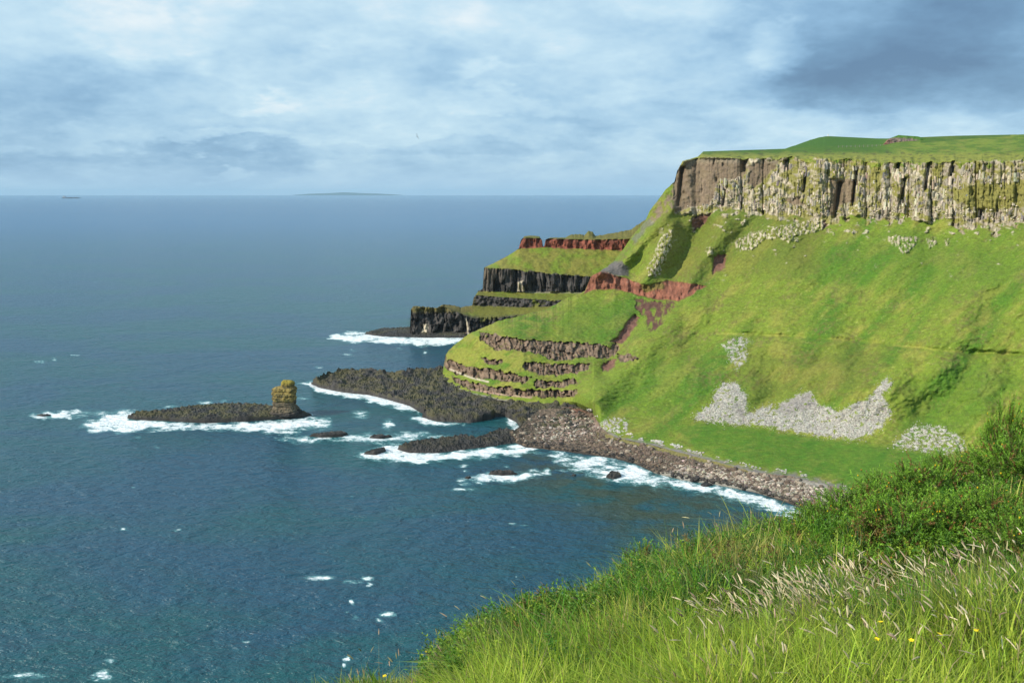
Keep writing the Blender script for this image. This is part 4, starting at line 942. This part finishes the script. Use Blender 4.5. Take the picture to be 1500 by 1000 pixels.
# ------------------------------------------------------------------ foreground clifftop
foreG = [(-500, 1480), (0, 1250), (380, 1075), (440, 1052), (490, 1030), (600, 1012), (645, 994), (690, 966), (740, 938), (790, 918), (830, 906), (880, 886), (950, 852), (1000, 836), (1090, 808), (1150, 794), (1200, 780), (1250, 760), (1300, 742), (1400, 714), (1450, 694), (1500, 676), (1640, 630), (1850, 580), (2200, 530), (2800, 500)]
foreY = [(-500, 2.6), (0, 3.9), (380, 4.6), (480, 5.0), (700, 5.8), (880, 6.6), (1090, 8), (1200, 9), (1300, 10), (1400, 11), (1500, 12), (1640, 13.5), (1850, 14), (2200, 14.5), (2800, 15)]
fl = lambda a, b: [(x, y, np.interp(x, [q[0] for q in foreY], [q[1] for q in foreY])) for x, y in foreG]
FG = survey(-500, 2800, 4, [([(-500, 1500, 1.6), (2800, 1500, 1.6)], None), ([(-500, 1492, 1.9), (0, 1310, 2.6), (380, 1160, 2.9), (1640, 1130, 2.9)], None), ([(-500, 1486, 2.2), (0, 1270, 3.2), (380, 1110, 3.6), (700, 1050, 4.0), (1000, 960, 4.4), (1200, 930, 4.7), (1640, 900, 5.0)], None), (fl(0, 0), None)], None, 4, None,
            back=((1.5, 2.5), (6, 12), (40, 60), (60, None)), zrel=lambda S, X, Y, Z: (.24 * fbm(X / 1.1, Y / 1.1, 3, 3) * np.where(S.T > 2.9, .5, 1) - .30 * np.exp(-(((S.PX - 1110) / 90) ** 2 + ((S.PY - 905) / 35) ** 2)) - .35 * np.exp(-(((S.PX - 1330) / 120) ** 2 + ((S.PY - 850) / 35) ** 2))), backz=-4)
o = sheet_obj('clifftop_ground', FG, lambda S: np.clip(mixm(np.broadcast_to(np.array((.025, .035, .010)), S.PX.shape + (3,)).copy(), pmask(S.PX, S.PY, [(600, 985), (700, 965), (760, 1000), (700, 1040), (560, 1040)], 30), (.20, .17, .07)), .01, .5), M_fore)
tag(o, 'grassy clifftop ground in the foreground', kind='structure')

def leaf_mat(name, trans=.3, rough=.5):
    m = bpy.data.materials.new(name); m.use_nodes = True; nt = m.node_tree; nt.nodes.clear()
    at = nd(nt, 'ShaderNodeAttribute', attribute_name='Col').outputs['Color']
    pos = nd(nt, 'ShaderNodeNewGeometry').outputs['Position']
    g = mrange(nt, noise(nt, pos, 14, 3), .3, .7, .8, 1.2, False)
    c = nd(nt, 'ShaderNodeVectorMath', {0: at, 'Scale': g}, operation='SCALE').outputs[0]
    b = nd(nt, 'ShaderNodeBsdfPrincipled', {'Base Color': c, 'Roughness': rough, 'Specular IOR Level': .3})
    tr = nd(nt, 'ShaderNodeBsdfTranslucent', {'Color': c})
    mx = nd(nt, 'ShaderNodeMixShader', {0: trans, 1: b.outputs[0], 2: tr.outputs[0]})
    nd(nt, 'ShaderNodeOutputMaterial', {0: mx.outputs[0]}); return m
M_grass = leaf_mat('grass_blades', .42); M_gorse = leaf_mat('gorse_spines', .25); M_seed = leaf_mat('seed_heads', .3, .8)

def ground_at(px, py):
    """the foreground ground point seen at a pixel (nearest node of the sheet, interpolated across rows)"""
    px = np.atleast_1d(px).astype(float); py = np.atleast_1d(py).astype(float)
    j = np.clip((px + 500) / 4, 0, FG.PX.shape[1] - 1.001); j0 = j.astype(int); a = j - j0
    out = np.zeros((len(px), 3))
    col_py = FG.PY[:, j0] * (1 - a) + FG.PY[:, j0 + 1] * a           # rows descend
    r = (col_py > py[None]).sum(0) - 1; r = np.clip(r, 0, FG.PY.shape[0] - 2); k = np.arange(len(px))
    t_ = (col_py[r, k] - py) / (col_py[r, k] - col_py[r + 1, k] + 1e-6); t_ = np.clip(t_, 0, 1)[:, None]; a = a[:, None]
    A = FG.V[r, j0] * (1 - a) + FG.V[r, j0 + 1] * a; B = FG.V[r + 1, j0] * (1 - a) + FG.V[r + 1, j0 + 1] * a
    return A * (1 - t_) + B * t_
def crest_py(px): return np.interp(px, [q[0] for q in foreG], [q[1] for q in foreG])
def blades(root, hgt, wid, az, bend, rgb, tipc=None, segs=3, r=None):
    """tapered, curved blades; returns verts, quads, tris, colours"""
    n = len(root); face = az + np.pi / 2 + r.normal(0, .5, n)
    wx, wy = np.cos(face), np.sin(face); lx, ly = np.cos(az), np.sin(az)
    V, C = [], []
    for k in range(segs + 1):
        t = k / segs
        lean = hgt * bend * t ** 1.8; up = hgt * (t - .38 * bend * t ** 2.2 * np.minimum(bend, 1.6))
        cx = root[:, 0] + lx * lean; cy = root[:, 1] + ly * lean; cz_ = root[:, 2] + up - .02
        w = wid * (1 - t) ** .6 * .5 if k < segs else 0
        col = rgb * (.75 + .35 * t) if tipc is None else rgb * (1 - t) + tipc * t  # blades darken towards the root: shade low in the grass painted in
        if k < segs:
            V += [np.stack([cx - wx * w, cy - wy * w, cz_], -1), np.stack([cx + wx * w, cy + wy * w, cz_], -1)]; C += [col, col]
        else: V.append(np.stack([cx, cy, cz_], -1)); C.append(col)
    V = np.stack(V, 1); C = np.stack(C, 1); m = V.shape[1]
    b = (np.arange(n) * m)[:, None, None]
    q = np.array([[2 * k, 2 * k + 1, 2 * k + 3, 2 * k + 2] for k in range(segs - 1)]).reshape(-1, 4)
    return V.reshape(-1, 3), (q[None] + b).reshape(-1, 4), (np.array([[2 * segs - 2, 2 * segs - 1, 2 * segs]])[None] + b).reshape(-1, 3), C.reshape(-1, 3), V
GB = np.array((.20, .345, .028)); GD = np.array((.075, .21, .014)); GY = np.array((.42, .44, .07)); GT = np.array((.42, .34, .14)); GB2 = np.array((.06, .16, .05))
gorse_area = [(1180, 770), (1230, 735), (1300, 700), (1420, 660), (1500, 640), (1640, 600), (1640, 800), (1500, 835), (1400, 830), (1330, 880), (1270, 870), (1230, 820), (1190, 830)]
def make_grass():
    r = np.random.default_rng(5)
    def place(N):
        px = r.uniform(400, 1560, N); py = crest_py(px) + (r.uniform(0, 1, N) ** 1.2) * (1115 - crest_py(px)); return px, py
    NT = 3200; tx, ty = place(NT); tg = ground_at(tx, ty)
    NB = 115000; k = r.integers(0, NT, NB); sg = r.uniform(.035, .085, NT)[k] / tg[k, 1] * F
    px1 = tx[k] + r.normal(0, 1, NB) * sg; py1 = ty[k] + r.normal(0, .45, NB) * sg
    px2, py2 = place(75000)
    px4 = r.uniform(1560, 2400, 45000); py4 = crest_py(px4) + r.uniform(0, 1, 45000) * (1250 - crest_py(px4)); px2 = np.concatenate([px2, px4]); py2 = np.concatenate([py2, py4])
    px4 = r.uniform(-60, 400, 9000); py4 = crest_py(px4) + r.uniform(0, 1, 9000) * 90; px2 = np.concatenate([px2, px4]); py2 = np.concatenate([py2, py4])
    px = np.concatenate([px1, px2]); py = np.concatenate([py1, py2]); tid = np.concatenate([k, np.full(len(px2), -1)])
    ok = (py > crest_py(px) - 1) & (py < 1400)
    ga = pmask(px, py, gorse_area, 30); ok &= r.uniform(0, 1, len(px)) > ga * .55
    px, py, tid, ga = px[ok], py[ok], tid[ok], ga[ok]; n = len(px)
    root = ground_at(px, py); x, y = root[:, 0], root[:, 1]; tus = tid >= 0; tc = tg[np.maximum(tid, 0)]
    big = fbm(x / 1.3, y / 1.3, 5.0, 2)
    th = r.uniform(.15, .40, NT) * (1 + .7 * fbm(tg[:, 0] / .9, tg[:, 1] / .9, 3.0, 2)); hgt = np.where(tus, th[tid], .16 + .10 * big) * r.uniform(.5, 1.25, n) * (1 - .2 * ga)
    hgt *= (1 - .55 * sstep(760, 600, px)) * (1 - .5 * sstep(450, 300, px))
    out = np.arctan2(root[:, 1] - tc[:, 1], root[:, 0] - tc[:, 0])
    wind = 2.7
    az = np.where(tus, out + r.normal(0, .5, n), r.uniform(0, 6.28, n)); az = np.where(r.uniform(0, 1, n) < .30, wind + r.normal(0, .5, n), az)
    tb = r.uniform(.25, 1.15, NT); bend = np.clip(np.where(tus, tb[tid], .5) + r.normal(0, .28, n), .05, 1.7)
    tw = r.uniform(.0045, .0125, NT); wid = np.where(tus, tw[tid], .006) * r.uniform(.7, 1.3, n) * (1 + .05 * (y - 4))
    pal = np.array([GB, GB * .8, GD, GD * 1.3, GY, GY * .85, GB2, (.20, .33, .035), GD * .8, (.24, .26, .06)])
    wn_ = sstep(-.3, .4, fbm(tg[:, 0] / .9, tg[:, 1] / .9, 7.0, 3)); pick_ = np.clip((wn_ * 5 + r.normal(0, 2.2, NT) + 1.5), 0, 9.99).astype(int)
    order = np.array([4, 7, 5, 0, 9, 1, 3, 6, 2, 8])
    c = np.where(tus[:, None], pal[order[pick_]][tid], GB * .75 + (GD - GB) * sstep(-.2, .3, big)[:, None] * .5)
    c = mixm(c, sstep(4.9, 3.9, y) * .55, np.array((.44, .56, .05)))
    for poly, a in (([(1040, 815), (1140, 820), (1150, 875), (1080, 885)], .55), ([(560, 990), (720, 965), (760, 1000), (560, 1020)], .6), ([(450, 995), (600, 980), (640, 1020), (450, 1020)], .4), ([(1420, 780), (1560, 760), (1560, 850), (1440, 840)], .35), ([(820, 880), (850, 880), (860, 930), (825, 920)], .4)):
        c = mixm(c, pmask(px, py, poly, 30) * a * r.uniform(.2, 1.2, n), GT)
    dry = r.uniform(0, 1, n) < .07; c[dry] = GT * r.uniform(.6, 1.15, (dry.sum(), 1))
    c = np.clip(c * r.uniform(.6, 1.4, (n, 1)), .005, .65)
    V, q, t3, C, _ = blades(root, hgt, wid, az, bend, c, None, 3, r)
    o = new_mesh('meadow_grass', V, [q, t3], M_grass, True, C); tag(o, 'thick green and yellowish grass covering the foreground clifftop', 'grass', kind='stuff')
    # leafy low scrub among the grass along the crest and in the thicket
    NC = 620; cx = r.uniform(640, 1700, NC); cy = crest_py(cx) + np.abs(r.normal(0, 55, NC)) * (.45 + .55 * sstep(800, 1200, cx)) + 3
    cg = ground_at(cx, cy); cr = r.uniform(.11, .26, NC); NS = 15000; k = r.integers(0, NC, NS); m = 16
    u = r.normal(0, 1, (NS, 3)); u[:, 2] = np.abs(u[:, 2]) + .4; u /= np.linalg.norm(u, axis=1, keepdims=True)
    base = cg[k] + u * cr[k][:, None] * (.9, .9, 1.1) * r.uniform(.4, 1, (NS, 1)); base[:, 2] += .02
    d = u + r.normal(0, .35, (NS, 3)); d[:, 2] += .5; d /= np.linalg.norm(d, axis=1, keepdims=True)
    tt = np.linspace(0, 1, m)[None, :, None]; L = r.uniform(.05, .12, (NS, 1, 1)); P = base[:, None] + d[:, None] * tt * L
    sd = r.normal(0, 1, (NS, m, 3)) + d[:, None] * .8; sd /= np.linalg.norm(sd, axis=2, keepdims=True); side = np.cross(sd, r.normal(0, 1, (NS, m, 3))); side /= np.linalg.norm(side, axis=2, keepdims=True) + 1e-6
    ln = r.uniform(.014, .030, (NS, m, 1)); w = .0045
    ln = ln * 1.15
    V = np.stack([P, P + sd * ln * .5 - side * w, P + sd * ln, P + sd * ln * .5 + side * w], 2).reshape(-1, 3); f = np.arange(len(V)).reshape(-1, 4)
    cp = np.array([(.11, .24, .02), (.06, .15, .012), (.25, .36, .03), (.08, .20, .025), (.20, .13, .04)])[r.choice(5, NC, p=(.3, .25, .22, .15, .08))]
    C = np.repeat((cp[k] * r.uniform(.6, 1.4, (NS, 1)))[:, None], m * 4, 1).reshape(-1, 3)
    o = new_mesh('low_scrub', V, f, M_gorse, False, C); tag(o, 'leafy low scrub tangled in the grass along the foreground crest', 'scrub', kind='stuff')
make_grass()

def seedheads(name, px, py, hgt, seed, cols, spike=(.045, .085), wd=.0042, lean=2.7):
    r = np.random.default_rng(seed); n = len(px); root = ground_at(px, py)
    az = lean + r.normal(0, .95, n); bend = np.clip(r.normal(.35, .2, n), .05, 1)
    V, q, t3, C, VV = blades(root, hgt, np.full(n, .0028 if n > 20 else .0045) * (1 + .06 * (root[:, 1] - 4)), az, bend, np.broadcast_to(np.array((.20, .24, .07)), (n, 3)), np.broadcast_to(np.array((.36, .33, .17)), (n, 3)), 4, r)
    tip = VV[:, -1]; dirv = VV[:, -1] - VV[:, -3]; dirv /= np.linalg.norm(dirv, axis=1, keepdims=True); dirv[:, 2] -= .25
    L = r.uniform(*spike, n) * (1 + .04 * (root[:, 1] - 4)); W = r.uniform(.6, 1.2, n) * wd
    K, S_ = 5, 6
    rings = []
    for k in range(S_):
        t = k / (S_ - 1); rad = W * (.15 + .85 * math.sin(math.pi * min(.98, .12 + .86 * t)) ** .8) * (1 + .35 * r.uniform(-1, 1, n))
        cen = tip + dirv * (L * (t - .15))[:, None] + np.stack([np.cos(az) * L * .12 * t * t, np.sin(az) * L * .12 * t * t, -.10 * L * t * t], -1)
        for j in range(K):
            a = 2 * math.pi * j / K; rings.append(cen + np.stack([np.cos(a) * rad, np.sin(a) * rad * .9, np.sin(a + .9) * rad * .5], -1))
    RV = np.stack(rings, 1); b = (np.arange(n) * K * S_)[:, None, None]
    f = (ring_faces(S_, K)[None] + b).reshape(-1, 4) + len(V)
    cc = cols[r.integers(0, len(cols), n)] * r.uniform(.7, 1.2, (n, 1))
    V = np.vstack([V, RV.reshape(-1, 3)]); C = np.vstack([C, np.repeat(cc, K * S_, 0)])
    return new_mesh(name, V, [np.vstack([q, f]), t3], M_seed, True, C)
SC = np.array([(.72, .60, .38), (.62, .54, .30), (.45, .32, .21), (.36, .34, .18), (.75, .65, .44)])
r = np.random.default_rng(91)
n = 1500; px = r.uniform(980, 1530, n); py = r.uniform(875, 1090, n); k = r.uniform(0, 1, n) < np.exp(-((py - 935 + (px - 1200) * .02) / 45) ** 2) + .10
k &= (px > 1090 - (py - 870) * 0.5); px, py = px[k], py[k]
bx2 = r.normal(1205, 38, 150); px = np.concatenate([px, bx2]); py = np.concatenate([py, 915 + r.normal(0, 12, 150)])
o = seedheads('seeding_grass', px, py, r.uniform(.30, .48, len(px)), 92, SC); tag(o, 'pale feathery seed heads standing above the near grass', 'seeding grass', kind='stuff')
n = 170; px = r.uniform(520, 1560, n); py = crest_py(px) + r.uniform(2, 80, n)
o = seedheads('seeding_grass', px, py, r.uniform(.22, .42, n), 93, SC[[2, 3]] * .8, (.035, .06), .0036); tag(o, 'brownish grass seed heads scattered through the green bank behind', 'seeding grass', kind='stuff')
tall = [(975, 822, .40, 'thin grass stalk standing highest just left of the middle gap on the crest', 2.2), (1050, 812, .42, 'leftmost of the two tall thin grass stalks above the crest over the dark bay water', 1.7), (1064, 812, .46, 'rightmost of the two tall thin grass stalks above the crest over the dark bay water', 2.3),
        (1003, 826, .40, 'bent brown plume of grass on the crest beside the small gorse', .9), (745, 905, .36, 'pale seed stalk leaning left above the lower crest', 2.6), (690, 935, .34, 'brown seed stalk on the lower crest, leftmost of a small bunch', 2.7),
        (702, 930, .36, 'brown seed stalk in the middle of a small bunch on the lower crest', 2.0), (655, 960, .30, 'short seed stalk above the yellow flowers at the low left edge', 2.6), (873, 865, .34, 'fine seed stalk over the crest left of the small gorse', 2.4)]
for q, (a, b, h_, lab, ln) in enumerate(tall):
    o = seedheads('grass_stalk', np.array([a]), np.array([b]), np.array([h_]), 100 + q, SC[[1, 2]], (.05, .08), .0045, ln); tag(o, lab, 'grass stalk', 'single grass stalks on the crest')

# ------------------------------------------------------------------ gorse
def make_gorse(seed, R_=.55):
    r = np.random.default_rng(seed)
    root = bpy.data.objects.new('gorse_bush', None); COL.objects.link(root)
    # woody stems
    ns = 60; az = r.uniform(0, 6.28, ns); sp = r.uniform(.1, 1, ns) ** .6
    tips = np.stack([np.cos(az) * sp * R_, np.sin(az) * sp * R_, R_ * (1.15 - .75 * sp ** 2) * r.uniform(.75, 1.15, ns)], -1)
    SV, SF = [], []
    for k in range(ns):
        b = tips[k] * (.1, .1, 0); mid = tips[k] * (.45, .45, .5) + r.normal(0, .02, 3); pts = [b, mid, tips[k]]
        for s_, (P0, rad) in enumerate(zip(pts, (.006, .004, .002))):
            for j in range(4): SV.append(P0 + rad * np.array((math.cos(j * 1.57), math.sin(j * 1.57), 0)))
        SF.append(ring_faces(3, 4) + 12 * k)
    new_mesh('stem', np.array(SV), np.vstack(SF), M_gorse, True, np.broadcast_to(np.array((.13, .085, .045)), (len(SV), 3)), root)
    # shoots with spines
    nsh = 520; t = r.uniform(.45, 1, nsh); i = r.integers(0, ns, nsh)
    base = tips[i] * np.stack([.3 + .7 * t, .3 + .7 * t, t], -1)
    d = base * (1.2, 1.2, .6); d[:, 2] += .35; d /= np.linalg.norm(d, axis=1, keepdims=True); d += r.normal(0, .45, (nsh, 3)); d /= np.linalg.norm(d, axis=1, keepdims=True)
    L = r.uniform(.09, .20, nsh) * R_ / .55; m = 26
    tt = np.tile(np.linspace(0, 1, m), (nsh, 1)); P = base[:, None] + d[:, None] * (tt * L[:, None])[..., None]
    sd = r.normal(0, 1, (nsh, m, 3)); sd /= np.linalg.norm(sd, axis=2, keepdims=True); sd = sd + d[:, None] * .9; sd /= np.linalg.norm(sd, axis=2, keepdims=True)
    ln = r.uniform(.022, .046, (nsh, m, 1)) * (1 - .4 * tt[..., None]); side = np.cross(sd, r.normal(0, 1, (nsh, m, 3))); side /= np.linalg.norm(side, axis=2, keepdims=True) + 1e-6
    w = .0052
    V = np.stack([P - side * w, P + side * w, P + sd * ln], 2).reshape(-1, 3)
    f = np.arange(len(V)).reshape(-1, 3)
    hs = base[:, 2] / R_
    cc = np.where((r.uniform(0, 1, nsh) < .12)[:, None], np.array((.20, .11, .035)), np.array((.13, .25, .022)) * r.uniform(.55, 1.5, (nsh, 1)))
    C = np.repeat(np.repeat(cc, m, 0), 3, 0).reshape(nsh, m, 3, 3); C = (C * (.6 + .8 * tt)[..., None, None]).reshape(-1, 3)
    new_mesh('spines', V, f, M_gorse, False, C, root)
    # flowers at some shoot ends
    nf = 14; k = r.choice(nsh, nf, replace=False); P = (base + d * L[:, None])[k]
    v0 = IV[None] * (.009 * r.uniform(.7, 1.3, (nf, 1, 1))) * np.array((1, 1, 1.4)) + P[:, None]
    f = (IF[None] + 12 * np.arange(nf)[:, None, None]).reshape(-1, 3)
    fc = np.where((r.uniform(0, 1, nf) < .45)[:, None], np.array((.75, .50, .02)), np.array((.50, .22, .04)))
    new_mesh('blossom', v0.reshape(-1, 3), f, M_seed, True, np.repeat(fc, 12, 0), root)
    return root
gsp = [  # px, py of the foot, size, label
    (1466, 692, 1.15, 'tall spindly gorse sprig standing highest against the green slope at the right'), (1432, 706, .95, 'rounded gorse clump just left of and below the highest sprig'),
    (1345, 742, 1.0, 'gorse bush with brown flower tips on the crest below the small right hand scree'), (1300, 752, .9, 'orange tipped gorse at the left end of the dark gorse crest'), (1392, 728, 1.0, 'deep green gorse on the crest between the orange tipped bush and the rounded clump'),
    (1492, 716, 1.15, 'gorse with orange blossom cut by the right edge of the picture'), (1250, 780, .95, 'gorse bush above the tip of the beach surf'), (1208, 790, .8, 'small bright gorse overlapping the white surf corner'),
    (1310, 800, 1.05, 'dark gorse in the middle of the right hand thicket'), (1380, 790, 1.0, 'dark gorse right of the thicket centre'), (1450, 780, 1.0, 'gorse with dry brown branches near the right edge'),
    (1150, 812, .75, 'low gorse mixed with long grass near the crest over the surf'), (948, 842, .62, 'little gorse tuft alone on the middle crest above the sea'), (1305, 866, .62, 'small yellow flowered gorse in front of the dark hollow'),
    (1180, 862, .55, 'small brown gorse patch behind the pale seed heads'), (1255, 835, .8, 'gorse at the left side of the thicket foot'), (1505, 820, .9, 'low gorse at the right edge above the near grass'), (1360, 850, .75, 'low dark gorse beyond the near grass bank'),
    (1085, 830, .5, 'low gorse tuft half buried in grass right of the plume of brown grass')]
protos = [make_gorse(s) for s in (1, 2, 3)]
for q, (a, b, s, lab) in enumerate(gsp):
    src = protos[q % 3]
    if q < 3: o = src
    else:
        o = src.copy(); COL.objects.link(o)
        for ch in src.children:
            c_ = ch.copy(); COL.objects.link(c_); c_.parent = o
    g = ground_at(a, b)[0]; o.location = (g[0], g[1], g[2] - .06); sz = s * (.92 if g[1] > 8 else .85); zs = sz * (1.5 if q == 0 else 1.0)
    o.scale = (sz * (.55 if q == 0 else 1), sz * (.55 if q == 0 else 1), zs); o.rotation_euler = (0, 0, q * 1.3)
    tag(o, lab, 'gorse bush', 'gorse bushes on the clifftop')

# ------------------------------------------------------------------ yellow flowers
M_petal = simple_mat('yellow_petal', (.80, .58, .01)); M_stalk = simple_mat('flower_stalk', (.10, .18, .03))
def make_flower():
    root = bpy.data.objects.new('yellow_flower', None); COL.objects.link(root)
    z = np.linspace(0, 1, 5); V = np.array([(math.cos(j * 2.1) * .0016 + .02 * t_ * t_, math.sin(j * 2.1) * .0016, t_) for t_ in z for j in range(3)])
    new_mesh('stalk', V, ring_faces(5, 3), M_stalk, True, None, root)
    for k in range(5):
        a = k * 2 * math.pi / 5; ca, sa = math.cos(a), math.sin(a)
        pts = [(.001, -.002, 0), (.001, .002, 0), (.009, -.007, .004), (.009, .007, .004), (.015, -.004, .007), (.015, .004, .007)]
        V = np.array([(x * ca - y * sa + .02, x * sa + y * ca, 1 + z_) for x, y, z_ in pts]); V = np.vstack([V, V - (0, 0, .0008)])
        f = np.array([(0, 1, 3, 2), (2, 3, 5, 4), (6, 8, 9, 7), (8, 10, 11, 9), (0, 2, 8, 6), (2, 4, 10, 8), (4, 5, 11, 10), (5, 3, 9, 11), (3, 1, 7, 9)])
        new_mesh('petal', V, f, M_petal, False, None, root)
    new_mesh('flower_centre', IV * .003 + (.02, 0, 1.003), IF, M_petal, True, None, root)
    return root
fsp = [(1328, 1010, .30, 'yellow buttercup in the near grass at the bottom, left of a close pair'), (1345, 1018, .31, 'yellow buttercup in the near grass at the bottom, right of a close pair'), (1306, 1012, .30, 'small yellow buttercup just left of the close pair at the bottom'), (1277, 1028, .31, 'yellow buttercup lowest and leftmost in the near grass'),
       (614, 986, .21, 'yellow flower leaning out over the sea at the low left crest, upper one'), (625, 984, .16, 'yellow flower on the low left crest just below the upper one'), (566, 1000, .12, 'single yellow flower low on the far left crest'),
       (928, 846, .22, 'yellow blossom on the middle crest beside the little gorse tuft'), (1480, 770, .25, 'yellow flower at the right edge over the gorse'), (1420, 985, .25, 'pale yellow flower low in the grass at right')]
fp = make_flower()
for q, (a, b, h_, lab) in enumerate(fsp):
    if q == 0: o = fp
    else:
        o = fp.copy(); COL.objects.link(o)
        for ch in fp.children:
            c_ = ch.copy(); COL.objects.link(c_); c_.parent = o
    g = ground_at(a, b)[0]; o.location = g; k = .6 + .05 * g[1]
    o.scale = (k, k, h_ + .04); o.rotation_euler = (R(12), R(-8), q * 2.1)
    tag(o, lab, 'flower', 'yellow flowers in the grass')
